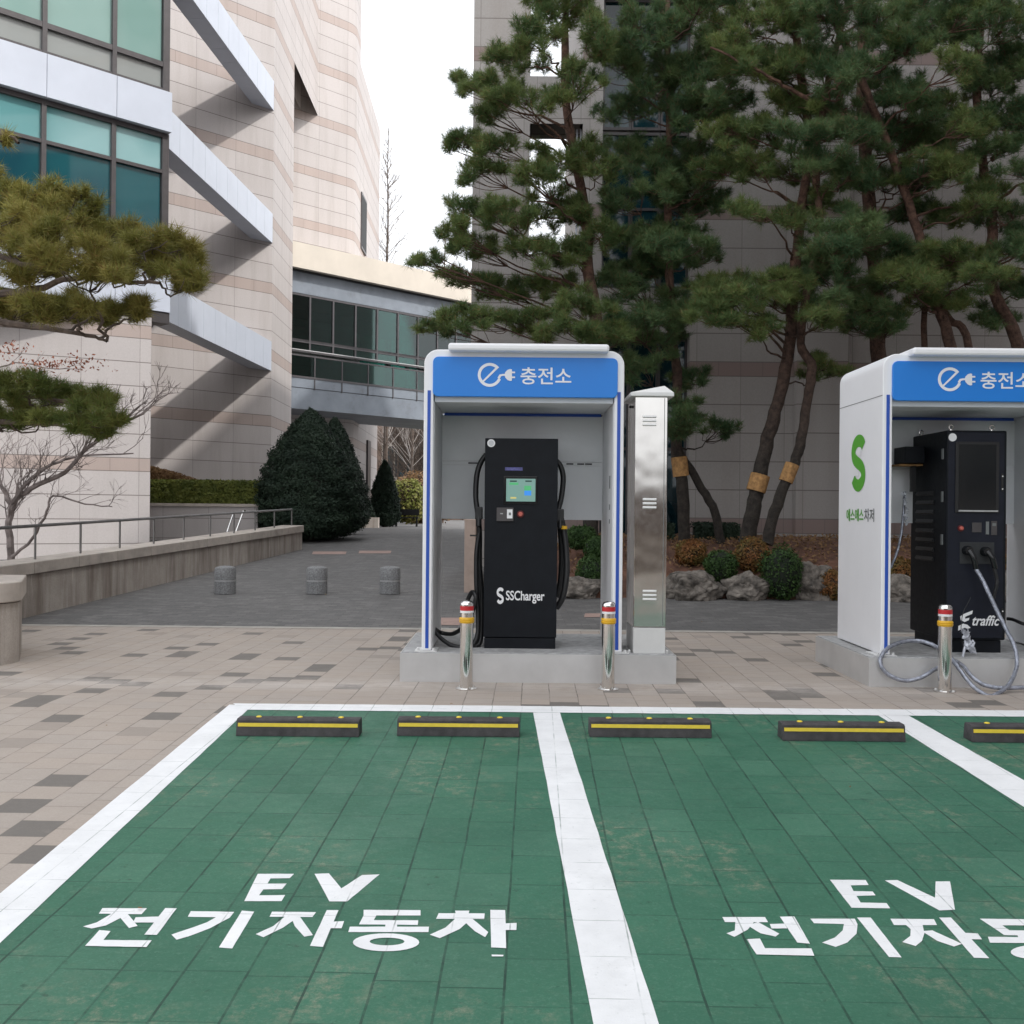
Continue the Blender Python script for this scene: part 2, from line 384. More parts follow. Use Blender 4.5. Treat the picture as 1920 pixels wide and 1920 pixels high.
M['rock'] = simple('rock', (.165, .145, .125), .9, 0, .5, 7, 1.0, 22, dirt=((.30, .27, .24), .5))
M['white_plastic'] = simple('white_shelter_panel', (.86, .86, .88), .35, 0, .02, 2)
M['shelter_inner'] = simple('shelter_lining', (.74, .75, .77), .4, 0, .04, 2)
M['sign_blue'] = simple('sign_blue', (.010, .21, .70), .35, 0, .02, 1)
M['strip_blue'] = simple('strip_blue', (.02, .085, .44), .35, 0, .02)
M['sign_white'] = simple('sign_white', (.84, .85, .90), .45, 0, .02)
M['mark_white'] = simple('mark_white', (.82, .82, .83), .5, 0, .02)
M['black_metal'] = simple('black_powder_coat', (.007, .0085, .012), .5, 0, .15, 8, .05, 200, spec=.2)
M['black_rubber'] = simple('black_rubber', (.012, .012, .013), .45, 0, .1)
M['black_gloss'] = simple('black_gloss', (.010, .011, .012), .12, 0, .1)
M['concrete'] = simple('plinth_concrete', (.40, .40, .40), .85, 0, .2, 14, .4, 60, dirt=((.22, .21, .20), .5))
def steel(name, c, rough, wob, sc_=3):
    k = NT(name); p = k.obj(); k.setc(k.ramp(k.noise(p, 3, 3), [(.3, tuple(x*.93 for x in c)), (.7, c)])); k.b.inputs['Metallic'].default_value = 1
    k.rough(k.m_('MULTIPLY_ADD', k.noise(p, 20, 4), rough*.6, rough*.7)); k.bump(k.noise(p, sc_, 2), wob, .05); return k.m
M['skirt'] = simple('skirt_sheet', (.60, .595, .59), .35, .35, .08, 2.0)
M['chrome'] = steel('polished_steel', (.80, .785, .76), .10, .02)
M['cab_steel'] = steel('mirror_cabinet_steel', (.64, .62, .59), .12, .16, 1.6)
M['cab_plain'] = simple('cabinet_plain', (.72, .72, .71), .4, .2, .03)
M['red'] = simple('red_band', (.55, .025, .03), .35, 0, .05)
M['yellow'] = simple('yellow_band', (.75, .42, .02), .4, 0, .06)
M['yellow_tape'] = simple('yellow_tape', (.80, .60, .05), .45, 0, .06, 20)
M['stop_black'] = simple('wheel_stop_rubber', (.055, .050, .052), .7, 0, .3, 12, .3, 90)
M['wrap'] = simple('burlap', (.40, .22, .085), .9, 0, .3, 14, .5, 60)
M['cable_silver'] = simple('wrapped_cable', (.34, .36, .42), .25, .5, .25, 30, .5, 60)
M['plastic_wrap'] = simple('torn_plastic', (.60, .62, .68), .2, .2, .3, 20)
M['green_logo'] = simple('green_logo', (.09, .38, .03), .4, 0, .02)
M['grey_text'] = simple('grey_text', (.16, .17, .17), .5, 0, .02)
M['tan'] = simple('tan_stone', (.40, .31, .26), .8, 0, .1, 5)
M['pink'] = simple('pink_paver', (.36, .25, .215), .8, 0, .12, 8)
M['kerb'] = simple('edge_stone', (.40, .375, .34), .8, 0, .15, 5)
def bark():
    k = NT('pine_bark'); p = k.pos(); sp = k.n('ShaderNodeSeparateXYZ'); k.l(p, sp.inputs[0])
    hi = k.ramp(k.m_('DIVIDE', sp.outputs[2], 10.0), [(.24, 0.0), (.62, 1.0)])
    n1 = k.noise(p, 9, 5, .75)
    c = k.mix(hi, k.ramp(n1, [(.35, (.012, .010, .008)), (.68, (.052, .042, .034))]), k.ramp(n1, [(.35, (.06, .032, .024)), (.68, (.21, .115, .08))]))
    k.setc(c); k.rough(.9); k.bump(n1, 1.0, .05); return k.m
M['bark'] = bark()
M['twig'] = simple('twig_bark', (.10, .075, .06), .9, 0, .3, 8)
M['twig_far'] = simple('grey_twig', (.30, .27, .25), .9, 0, .2, 8)
M['twig_pale'] = simple('pale_twig', (.22, .185, .175), .9, 0, .3, 8)
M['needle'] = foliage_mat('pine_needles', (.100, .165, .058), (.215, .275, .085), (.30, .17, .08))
M['needle_blue'] = foliage_mat('pine_needles_blue', (.080, .155, .068), (.165, .240, .090), (.26, .16, .08))  # slightly darker, bluer needle tone for some of the pines
M['needle_near'] = foliage_mat('olive_needles', (.19, .195, .045), (.32, .28, .075), (.25, .14, .05), 2.2)
M['needle_near_green'] = foliage_mat('green_needles', (.12, .17, .045), (.22, .24, .06), (.22, .13, .05), 2.2)
M['yew'] = foliage_mat('yew_leaves', (.018, .034, .022), (.032, .055, .032), None, 1.2, .6, .1)
M['box'] = foliage_mat('box_leaves', (.035, .075, .022), (.07, .13, .035), None, 4)
M['box_brown'] = foliage_mat('bronzed_leaves', (.27, .12, .045), (.15, .14, .04), (.42, .17, .06), 3.5)
M['hedge'] = foliage_mat('hedge_leaves', (.11, .14, .030), (.20, .22, .05), None, 3)
M['hedge_brown'] = foliage_mat('brown_hedge_leaves', (.23, .13, .065), (.30, .19, .09), None, 3)
M['dry_leaf'] = foliage_mat('dry_red_leaves', (.26, .085, .05), (.36, .15, .09), None, 6)
M['yellow_shrub'] = foliage_mat('yellow_shrub_leaves', (.16, .19, .04), (.25, .22, .06), None, 2)
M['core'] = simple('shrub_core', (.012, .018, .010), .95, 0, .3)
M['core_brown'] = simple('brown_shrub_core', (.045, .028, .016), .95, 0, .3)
M['brown_wood'] = foliage_mat('brown_woodland', (.085, .055, .042), (.13, .085, .062), None, .3, .9, 0)
def screen_mat():
    k = NT('lit_screen'); sp = k.n('ShaderNodeSeparateXYZ'); k.l(k.obj(), sp.inputs[0])
    return k
# ------------------------------------------------------------ flat marks: text and strokes
def text_polys(body, size=1.0, bold=0.0, shear=0.0, spacing=1.0):
    cu = bpy.data.curves.new('txt', 'FONT'); cu.body = body; cu.size = size; cu.offset = bold; cu.shear = shear; cu.space_character = spacing; cu.fill_mode = 'FRONT'
    cu.resolution_u = 4
    o = bpy.data.objects.new('txt', cu); col.objects.link(o)
    dg = bpy.context.evaluated_depsgraph_get(); me = bpy.data.meshes.new_from_object(o.evaluated_get(dg))
    v = [tuple(x.co) for x in me.vertices]; f = [tuple(p.vertices) for p in me.polygons]
    bpy.data.objects.remove(o); bpy.data.curves.remove(cu); bpy.data.meshes.remove(me)
    return v, f
def fit_text(body, name, mat, parent, o, ux, uz, W, H, bold=0, shear=0, spacing=1.0):
    """lay text on a plane: origin o (lower left), unit axes ux, uz, fitted to W x H"""
    v, f = text_polys(body, 1.0, bold, shear, spacing)
    if not v: return None
    xs = [p[0] for p in v]; ys = [p[1] for p in v]; x0, x1, y0, y1 = min(xs), max(xs), min(ys), max(ys)
    o, ux, uz = Vector(o), Vector(ux), Vector(uz); mb = MB()
    mb.add([o + ux*((p[0]-x0)/(x1-x0)*W) + uz*((p[1]-y0)/(y1-y0)*H) for p in v], f)
    return mb.build(name, mat, parent)
def ribbon(mb, pts, wd, fn):
    """2d polyline with width -> quads, mapped by fn(x,z,k)"""
    n = len(pts); L = []; Rr = []
    for i in range(n):
        a_ = Vector(pts[max(i-1, 0)]); b_ = Vector(pts[min(i+1, n-1)]); d = (b_-a_).normalized(); nn = Vector((-d.y, d.x))
        ww = (wd[i] if isinstance(wd, (list, tuple)) else wd)/2; p = Vector(pts[i]); L.append(p+nn*ww); Rr.append(p-nn*ww)
    v = [fn(*q) for q in L] + [fn(*q) for q in Rr]
    mb.add(v, [(i, i+1, n+i+1, n+i) for i in range(n-1)])
def arc(cx, cz, r, a0, a1, n=24, rz=None):
    rz = rz or r
    return [(cx+r*math.cos(R(a0+(a1-a0)*i/n)), cz+rz*math.sin(R(a0+(a1-a0)*i/n))) for i in range(n+1)]

# ============================================================ SETTING
def strip(name, mat, x0, x1, ys, dz):
    mb = MB(); n = len(ys)
    mb.add([(x, y, gz(y)+dz) for y in ys for x in (x0, x1)], [(2*i, 2*i+1, 2*i+3, 2*i+2) for i in range(n-1)])
    return tag(mb.build(name, mat), kind='structure')
strip('ground', M['ground'], -1500, 1500, [-400, -30, D0, 13.5, 30, 120, 2500], -.012)
strip('pavement', M['light_paver'], -30, 45, [-30, D0, 13.42], 0)
strip('plaza_paving', M['grey_paver'], -30, 60, [13.52, 20, 30, 120], 0)
strip('paving_edge', M['kerb'], -30, 45, [13.38, 13.54], .004)
# green parking surface
def gp(px, py, dz): 
    v = G(px, py, dz); return v
def extend(p, q, Y):
    t = (Y-p.y)/(q.y-p.y); r = p + (q-p)*t; return r
dzp = .004
a1 = gp(430, 1325, dzp); a2 = gp(30, 1672, dzp); a2 = extend(a1, a2, -3); 
b1 = gp(2600, 1346, dzp); b2 = b1.copy(); b2.y = -3; b2.z = gz(-3)+dzp
mb = MB(); mb.add([a1, b1, b2, a2], [(3, 2, 1, 0)]); tag(mb.build('parking_bay', M['green_paver']), kind='structure')

def rough_quad(p0, p1, q0, q1, dz, n=60, jit=.0018):
    """painted line between edges p0->p1 and q0->q1 with hand rolled edges"""
    v = []
    for i in range(n+1):
        t = i/n; a_ = p0.lerp(p1, t); b_ = q0.lerp(q1, t); d = (b_-a_).normalized()
        a_ = a_ + d*random.uniform(-jit, jit); b_ = b_ + d*random.uniform(-jit, jit)
        a_.z = gz(a_.y)+dz; b_.z = gz(b_.y)+dz; v += [a_, b_]
    mb = MB(); mb.add(v, [(2*i, 2*i+1, 2*i+3, 2*i+2) for i in range(n)]); return mb
dzl = .0062
def pline(o0, o1, i0, i1, label):
    A, B, C_, D_ = (G(*o0, dzl), G(*o1, dzl), G(*i0, dzl), G(*i1, dzl))
    B = extend(A, B, -2.8); D_ = extend(C_, D_, -2.8)
    o = rough_quad(A, B, C_, D_, dzl).build('parking_line', M['paint'], loc=tuple((A+C_)/2)); tag(o, label, 'painted line', 'white lines around the parking bays')
pline((430, 1321), (0, 1675), (474, 1322), (72, 1700), 'wide white painted line slanting down the left edge of the green parking bays')
pline((1000, 1336), (1112, 1920), (1050, 1336), (1235, 1920), 'wide white painted line between the two lettered green bays, in the centre')
pline((1640, 1337), (1920, 1513), (1695, 1337), (1920, 1463), 'white painted line running off the right edge beside the last wheel stops')
A, B, C_, D_ = G(437, 1319, dzl), G(2550, 1338, dzl), G(455, 1331, dzl), G(2550, 1349.5, dzl)
tag(rough_quad(A, B, C_, D_, .0076, 140, .004).build('parking_line', M['paint'], loc=tuple(A)), 'long thin white painted line across the head of the green bays behind the wheel stops', 'painted line', 'white lines around the parking bays')

# ground lettering, traced in the plane of the paving
def letters(fn, data, label):
    pts0 = G(*fn(*data[0][1][0][0]), .008)
    root = thing('painted_lettering', tuple(pts0), label, 'ground lettering', 'painted lettering in the parking bays')
    for name, polys in data:
        mb = MB(); z = .0052
        for pl in polys:
            z += .0003; out = []
            n = len(pl)
            for i in range(n):
                p = Vector(pl[i]); q = Vector(pl[(i+1) % n]); m = max(1, int((q-p).length/26))
                for j in range(m):
                    c = p.lerp(q, j/m)
                    if j: c = c + Vector((random.uniform(-.8, .8), random.uniform(-.4, .4)))
                    out.append(G(*fn(*c), z))
            mb.poly3(out[::-1])
        mb.build(name, M['paint'], root)
    return root
def ell(cx, cy, rx, ry, a0, a1, n=14): return [(cx+rx*math.cos(R(a0+(a1-a0)*i/n)), cy+ry*math.sin(R(a0+(a1-a0)*i/n))) for i in range(n+1)]
def ringpolys(cx, cy, rx, ry, icx, icy, irx, iry):
    a = ell(cx, cy, rx, ry, 0, 180) + ell(icx, icy, irx, iry, 180, 0); b = ell(cx, cy, rx, ry, 180, 360) + ell(icx, icy, irx, iry, 360, 180)
    return [a, b]
f1 = lambda x, y: (100+x/2.087, 1600+y/2.087)
letters(f1, [
 ('letter', [[(800,80),(942,80),(925,97),(850,98),(838,118),(913,118),(895,140),(822,141),(805,164),(907,163),(893,187),(747,187)]]),
 ('letter', [[(1022,80),(1078,78),(1127,137),(1208,85),(1277,82),(1150,188),(1080,188)]]),
 ('letter', [[(192,214),(366,215),(345,238),(178,236)], [(228,236),(290,238),(205,282),(150,294),(116,286),(170,270)], [(250,238),(292,238),(330,284),(296,292)],
             [(438,214),(483,215),(405,319),(356,318)], [(322,250),(424,247),(412,270),(312,271)], [(180,300),(224,304),(196,339),(385,340),(364,367),(124,362)]]),
 ('letter', [[(538,226),(708,229),(690,252),(615,292),(528,325),(482,338),(462,318),(545,290),(600,270),(636,250),(526,248)], [(738,224),(786,228),(700,372),(648,368)]]),
 ('letter', [[(856,228),(1028,230),(1014,249),(846,248)], [(905,248),(960,249),(900,290),(822,328),(792,316),(860,285)], [(930,249),(966,249),(1016,320),(982,326),(945,285)],
             [(1070,222),(1116,222),(1055,366),(1004,362)], [(1096,267),(1138,265),(1128,293),(1082,293)]]),
 ('letter', [[(1214,221),(1437,222),(1437,243),(1264,243),(1254,261),(1428,262),(1426,280),(1196,278),(1214,243)], [(1300,278),(1345,278),(1345,289),(1298,289)], [(1160,287),(1470,287),(1468,308),(1154,308)]]
             + ringpolys(1302,348,130,35,1306,345,68,15)),
 ('letter', [[(1572,224),(1628,224),(1625,236),(1575,236)], [(1508,234),(1688,235),(1686,257),(1498,256)], [(1572,256),(1634,256),(1590,296),(1512,332),(1473,318),(1535,290)], [(1598,256),(1640,256),(1702,308),(1690,328),(1650,305)],
             [(1710,221),(1768,222),(1772,371),(1713,368)], [(1768,274),(1813,272),(1812,300),(1769,300)], [(1715,396),(1762,397),(1760,403),(1716,403)]]),
], 'white hand painted EV and Korean lettering in the left green bay')
f2 = lambda x, y: (1320+x/3.2, 1600+y/3.2)
letters(f2, [
 ('letter', [[(755,158),(970,160),(988,190),(880,192),(897,226),(1012,229),(1030,252),(915,255),(940,295),(1095,298),(1118,330),(885,326)]]),
 ('letter', [[(1085,162),(1160,160),(1386,266),(1390,168),(1476,168),(1506,338),(1412,342)]]),
 ('letter', [[(110,382),(366,382),(385,413),(126,412)], [(188,412),(300,412),(262,458),(182,501),(135,480),(185,462)], [(258,430),(325,412),(452,482),(430,499),(340,480)],
             [(455,380),(541,378),(636,542),(560,535)], [(395,424),(482,421),(500,450),(405,451)], [(255,515),(336,511),(366,569),(645,570),(662,614),(315,606)]]),
 ('letter', [[(638,392),(905,392),(921,425),(915,482),(860,535),(790,561),(708,535),(785,505),(832,462),(840,424),(660,419)], [(918,385),(1000,385),(1186,624),(1110,622)]]),
 ('letter', [[(1118,392),(1380,395),(1398,430),(1140,430)], [(1212,430),(1312,430),(1322,480),(1308,525),(1270,556),(1190,532),(1238,495),(1240,455)], [(1305,466),(1370,462),(1548,543),(1500,559),(1400,525)],
             [(1410,385),(1482,385),(1712,629),(1620,626)], [(1560,477),(1642,480),(1669,516),(1590,515)]]),
 ('letter', [[(1654,392),(2010,396),(2028,432),(1790,432),(1832,461),(2040,465),(2058,496),(1800,490),(1765,465)], [(1880,490),(1950,492),(1955,503),(1885,503)], [(1703,500),(2150,506),(2166,540),(1716,536)]]
             + ringpolys(2010,592,170,44,2012,590,92,18)),
], 'white hand painted EV and Korean lettering in the bay cut by the right edge')

# pink paver patches on the plaza
for (x0, x1, y0, y1, lb) in [(585, 648, 1034, 1039, 'pink paving strip by the big yew, left one'), (672, 732, 1032.5, 1037.5, 'pink paving strip by the big yew, right one'), (812, 862, 1158, 1172, 'pink paving slab'), (1095, 1135, 1150, 1157, 'pink paving slab')]:
    mb = MB(); mb.poly3([G(x0, y1, .005), G(x1, y1, .005), G(x1+2, y0, .005), G(x0+2, y0, .005)]); tag(mb.build('paving_patch', M['pink']), kind='structure')

# ------------------------------------------------------------ left stone building
def path_wall(mb, pts, th, z0, z1):
    """vertical wall following pts (front on the right hand side of travel), UV in metres"""
    n = len(pts); pts = [Vector(p) for p in pts]; off = []
    for i in range(n):
        d = (pts[min(i+1, n-1)]-pts[max(i-1, 0)]).normalized(); off.append(pts[i] + Vector((-d.y, d.x))*th)
    L = 0; v = []; f = []; uv = []
    for p, q in zip(pts, off): v += [(p.x, p.y, z0), (p.x, p.y, z1), (q.x, q.y, z0), (q.x, q.y, z1)]
    for i in range(n-1):
        d = (pts[i+1]-pts[i]).length; a_, b_ = 4*i, 4*i+4
        f += [(a_, b_, b_+1, a_+1), (b_+2, a_+2, a_+3, b_+3), (a_+1, b_+1, b_+3, a_+3)]
        uv += [[(L, z0), (L+d, z0), (L+d, z1), (L, z1)]]*2 + [[(0, .5)]*4]; L += d
    f += [(0, 1, 3, 2), (b_+1, b_, b_+2, b_+3)]; uv += [[(0, z0), (0, z1), (th, z1), (th, z0)]]*2
    mb.add(v, f, uv); return mb
bl = thing('office_building', (-8.0, 34, .8), 'tall pale stone building with striped courses, glazed wing and white slanting beams', 'building')
AC = (-8.03, 34.0)                                       # outer corner of the stone wall
k45 = .7071
path_wall(MB(), [(AC[0]-9, AC[1]-9), AC], .6, 0, 25).build('wall', M['stone'], bl)
path_wall(MB(), [AC, (-8.10, 37.4)], .6, 0, 25).build('wall', M['stone'], bl)
# upper storeys reach further back, cut off above a slanting recess
mb = MB()
zr = lambda Y: 15.7 + (Y-37.4)*.0
path_wall(mb, [(-8.10, 37.4), (-8.2, 42.4)], .6, 17.9, 25); mb.build('wall', M['stone'], bl)
mb = MB(); mb.box(-13, -8.35, 37.45, 37.6, 13, 25); mb.build('recess_wall', M['stone'], bl)
# rear part with a rounded corner
c0 = Vector((-8.2-4, 42.4-4)); c1 = Vector((-7.15, 43.45)); arcp = []
cen = Vector((-7.75, 44.25))
rr_ = 1.0
cen = Vector((-7.15-rr_*k45, 43.45+rr_*k45))
for i in range(9):
    an = R(-45 + 44*i/8); arcp.append((cen.x+rr_*math.cos(an), cen.y+rr_*math.sin(an)))
path_wall(MB(), [tuple(c0)] + arcp + [(arcp[-1][0]-.02, 45.3)], .5, 0, 30).build('wall', M['stone'], bl, smooth=True)
xe = arcp[-1][0]-.02
mb = MB(); path_wall(mb, [(xe, 45.302), (xe-.16, 53.2)], .5, 0, 21.3); path_wall(mb, [(xe-.16, 53.2), (xe-8, 53.4)], .5, 0, 21.3); mb.build('wall', M['stone'], bl)
w_ = MB(); w_.box(xe-.06, xe+.045, 45.75, 47.3, 13.3, 15.8); wf = w_.build('window', M['frame_dark'], bl)
w_ = MB(); w_.box(xe-.02, xe+.055, 45.85, 47.2, 13.42, 15.68); w_.build('pane', M['dark'], wf)
w_ = MB(); w_.box(xe-.10, xe+.02, 48.6, 49.6, 2.0, 4.9); wf = w_.build('window', M['frame_dark'], bl)
# podium with its own stone face
pc = Vector((-8.35, 23.6)); pdv = Vector((-.88, -.475))
mb = MB(); path_wall(mb, [tuple(pc+pdv*9), tuple(pc)], .5, 0, 5.95); path_wall(mb, [tuple(pc+Vector((0, .01))), (-10.6, 29.5)], .5, 0, 5.95); mb.build('podium_wall', M['stone_low'], bl)
# glazed wing
gc = Vector((-8.2, 24.2)); gd = Vector((-k45, -k45)); gn = Vector((k45, -k45))
def gw(s, o=0.0):      # point on the glazed face: s metres left of the corner, o metres proud
    return gc + gd*s + gn*o
def gpanel(mb, s0, s1, o0, o1, z0, z1):
    mb.prism([tuple(gw(s1, o1)), tuple(gw(s0, o1)), tuple(gw(s0, o0)), tuple(gw(s1, o0))], z0, z1)
mb = MB(); side = Vector((-.43, .9)).normalized()
q0 = gw(0, -.25)-Vector((.0, 0))
mb.prism([tuple(gw(9, -.25)), tuple(gw(.15, -.25)), tuple(gw(.15, -.25)+side*5.2), tuple(gw(9, -.25)+side*5.2)], 5.96, 24); mb.build('wing_core', M['frame_dark'], bl)
edges = [0, 1.32, 2.86, 4.4, 5.94, 7.5]
for zb in (6.16, 10.40, 14.64, 18.9):
    for i in range(len(edges)-1):
        mb = MB(); gpanel(mb, edges[i]+(.0 if i == 0 else .006), edges[i+1]-.006, -.2, .16, zb, zb+.93); mb.build('fascia_panel', M['panel'], bl)
mb = MB(); gpanel(mb, 0.002, 7.5, -.3, .13, 5.9, 6.155); mb.build('fascia_soffit', M['frame_dark'], bl)
for fi, zb in enumerate((7.10, 11.34, 15.58)):
    for i in range(4):
        s0, s1 = edges[i], edges[i+1]; mb = MB(); fw = .05
        gpanel(mb, s0, s0+(.16 if i == 0 else fw), -.15, .03, zb, zb+3.28); gpanel(mb, s1-fw, s1-.001, -.15, .03, zb, zb+3.28)
        for za, zb2 in ((0, .10), (.60, .72), (2.34, 2.42), (3.18, 3.28)): gpanel(mb, s0+(.16 if i == 0 else fw), s1-fw, -.14, .02, zb+za, zb+zb2)
        fr = mb.build('window', M['frame_dark'], bl)
        g1 = 'glass_low' if fi == 0 else 'glass_up'
        a0 = s0+(.17 if i == 0 else .05)
        mb = MB(); gpanel(mb, a0, s1-.05, -.10, -.06, zb+.10, zb+.60); mb.build('spandrel_pane', M['glass_sp'], fr)
        mb = MB(); gpanel(mb, a0, s1-.05, -.10, -.06, zb+.72, zb+2.34); mb.build('pane', M[g1], fr)
        mb = MB(); gpanel(mb, a0, s1-.05, -.10, -.055, zb+2.42, zb+3.18); mb.build('transom_pane', M['glass_tr' if fi == 0 else g1], fr)
# the slanting looking, in truth level, beams from wing to wall corner
for zb in (6.16, 10.40, 14.80):
    p, q = (-8.52, 24.95), (-8.035, 34.0)
    n = 10; h = .97; d = (Vector(q)-Vector(p)); root = None
    for i in range(n):
        s = Vector(p)+d*(i/n); t_ = Vector(p)+d*((i+1)/n-.0012)
        if i == 0: mbeam = MB()
        mbeam.prism([(s.x-.55, s.y), (s.x, s.y), (t_.x, t_.y), (t_.x-.55, t_.y)], zb, zb+h)
    mbeam.build('beam', M['panel'], bl)
# ------------------------------------------------------------ glazed footbridge
br = thing('footbridge', (-8.46, 39, 5.4), 'covered glazed footbridge with cream roof edge between the stone buildings', 'bridge')
bo = Vector((-8.46, 38.9)); bd = Vector((k45, k45)); bn = Vector((k45, -k45))
def bw(s, o=0.0): return bo + bd*s + bn*o
def bpanel(mb, s0, s1, o0, o1, z0, z1):
    mb.prism([tuple(bw(s0, o1)), tuple(bw(s1, o1)), tuple(bw(s1, o0)), tuple(bw(s0, o0))], z0, z1)
BL = 13.0
def bp(name, m, s0, s1, o0, o1, z0, z1):
    mb = MB(); bpanel(mb, s0, s1, o0, o1, z0, z1); return mb.build(name, M[m], br)
bp('roof_fascia', 'cream', -.3, BL, -4.2, .35, 10.72, 11.68)
bp('upper_beam', 'bridge_steel', -.3, BL, -3.9, 0, 9.85, 10.66)
bp('soffit_strip', 'dark', -.3, BL, -3.9, .1, 10.66, 10.72)
bp('lower_beam', 'bridge_steel', -.3, BL, -3.8, .02, 5.42, 6.22)
bp('floor_slab', 'dark', -.3, BL, -3.85, -.1, 6.23, 6.62)
bp('ceiling', 'dark', -.3, BL, -3.6, -.5, 9.35, 9.84)
bp('back_rail', 'frame_bridge', -.3, BL, -3.9, -3.8, 6.62, 7.3)
for i in range(12):
    s0 = -.25 + 1.08*i; s1 = s0+1.08; mb = MB()
    for (x0, x1, z0, z1) in [(s0, s0+.07, 7.62, 9.84), (s1-.002, s1+.0, 7.62, 9.84), (s0+.07, s1-.002, 7.98, 8.10), (s0+.07, s1-.002, 8.02, 8.10), (s0+.07, s1-.002, 9.76, 9.84), (s0+.07, s1-.002, 7.60, 7.68)]:
        bpanel(mb, x0, x1, -.12, -.01, z0, z1)
    fr = mb.build('window', M['frame_bridge'], br)
    mb = MB(); bpanel(mb, s0+.07, s1, -.07, -.05, 8.10, 9.76); bpanel(mb, s0+.07, s1, -.07, -.05, 7.68, 7.98); mb.build('pane', M['glass_bridge'], fr)
    if i % 2 == 1 or i in (4, 8):
        mb = MB(); bpanel(mb, s0+.25, s0+.42, -3.8, -3.7, 6.62, 9.84); mb.build('rear_post', M['frame_bridge'], br)
    mb = MB(); bpanel(mb, s0, s1, -3.82, -3.80, 7.3, 9.84); mb.build('rear_pane', M['glass_bridge'], br)
for i in range(10):
    s0 = -.25+1.28*i; s1 = s0+1.28; mb = MB()
    for (x0, x1, z0, z1) in [(s0, s0+.05, 6.2, 7.52), (s0+.05, s1, 6.60, 6.68), (s0+.05, s1, 7.44, 7.50)]: bpanel(mb, x0, x1, .0, .06, z0, z1)
    fr = mb.build('balustrade', M['frame_bridge'], br)
    mb = MB(); bpanel(mb, s0+.05, s1, .02, .04, 6.68, 7.44); mb.build('pane', M['glass_bridge'], fr)
    mb = MB(); bpanel(mb, s0+.05, s1, .0, .04, 6.24, 6.60); mb.build('lower_panel', M['bridge_steel'], fr)
mb = MB(); mb.tube([(*bw(-.2, .12), 7.66), (*bw(BL, .12), 7.66)], .026, 8); mb.build('handrail', M['granite_dark'], br)

# ------------------------------------------------------------ right building, behind the pines
FY = 21.6
rb = thing('stone_building', (6, FY, .4), 'grey stone building with dark glazing standing in shade behind the pines', 'building')
def rwall(x0, x1, z0, z1, y=FY, th=.9, name='wall'):
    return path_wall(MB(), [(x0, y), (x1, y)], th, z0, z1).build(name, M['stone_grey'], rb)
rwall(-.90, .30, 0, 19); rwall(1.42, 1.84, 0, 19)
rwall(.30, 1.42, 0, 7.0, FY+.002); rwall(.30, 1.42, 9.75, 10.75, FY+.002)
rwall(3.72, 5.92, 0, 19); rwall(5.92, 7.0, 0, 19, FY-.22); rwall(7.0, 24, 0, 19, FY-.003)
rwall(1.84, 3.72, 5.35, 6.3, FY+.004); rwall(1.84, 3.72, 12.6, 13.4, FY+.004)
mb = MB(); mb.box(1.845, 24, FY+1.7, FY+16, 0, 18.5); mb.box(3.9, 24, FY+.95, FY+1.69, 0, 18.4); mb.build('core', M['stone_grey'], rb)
for (z0, z1) in ((.5, 5.3), (6.35, 9.7), (9.75, 12.55), (13.45, 18.5)):
    for (x0, x1) in ((1.86, 2.47), (2.48, 3.09), (3.10, 3.71)):
        mb = MB(); y0 = FY+.35
        mb.box(x0, x0+.04, y0-.03, y0+.05, z0, z1); mb.box(x1-.04, x1, y0-.03, y0+.05, z0, z1); mb.box(x0+.04, x1-.04, y0-.029, y0+.05, z0, z0+.06); mb.box(x0+.04, x1-.04, y0-.029, y0+.05, z1-.06, z1); zz = (z0+z1)/2; mb.box(x0+.04, x1-.04, y0-.029, y0+.05, zz, zz+.06)
        fr = mb.build('window', M['frame_dark'], rb); mb = MB(); mb.box(x0+.04, x1-.04, y0, y0+.02, z0+.06, z1-.06); mb.build('pane', M['glass_dark'], fr)
mb = MB()
for x in (1.30, 1.38): mb.box(x, x+.03, FY+.3, FY+.34, 7.0, 9.75)
mb.build('window_bar', M['panel'], rb)
tb = MB(); tb.ext([(-60, -1.5), (40, -1.5), (40, 3.4), (22, 4.2), (10, 3.6), (-4, 4.6), (-18, 3.8), (-35, 4.8), (-60, 4)], -44, -40)  # unseen tree silhouette added behind the camera to darken reflections in the steel
tag(tb.build('backdrop', M['brown_wood']), 'added unseen brown woodland standing behind the photographer', 'backdrop', kind='stuff')
# unseen building added off to the right to keep sun off the forecourt
ob = thing('unseen_shade_block', (14.5, -4, 0), 'added unseen pale stone block keeping the sun off the charging bays from the right', 'building')
path_wall(MB(), [(14.5, 18.5), (14.5, -28)], .6, -2, 30).build('wall', M['stone'], ob)
mb = MB(); mb.box(15.15, 30, -28, 18.5, -2, 29.9); mb.build('core', M['stone'], ob)
for fl in range(5):
    for i in range(7):
        y = 12 - i*5.6; mb = MB(); mb.box(14.44, 14.497, y-3.6, y, 2+fl*4.4, 4.6+fl*4.4); fr = mb.build('window', M['frame_dark'], ob)
        mb = MB(); mb.box(14.42, 14.439, y-3.5, y-.1, 2.1+fl*4.4, 4.5+fl*4.4); mb.build('pane', M['glass_dark'], fr)

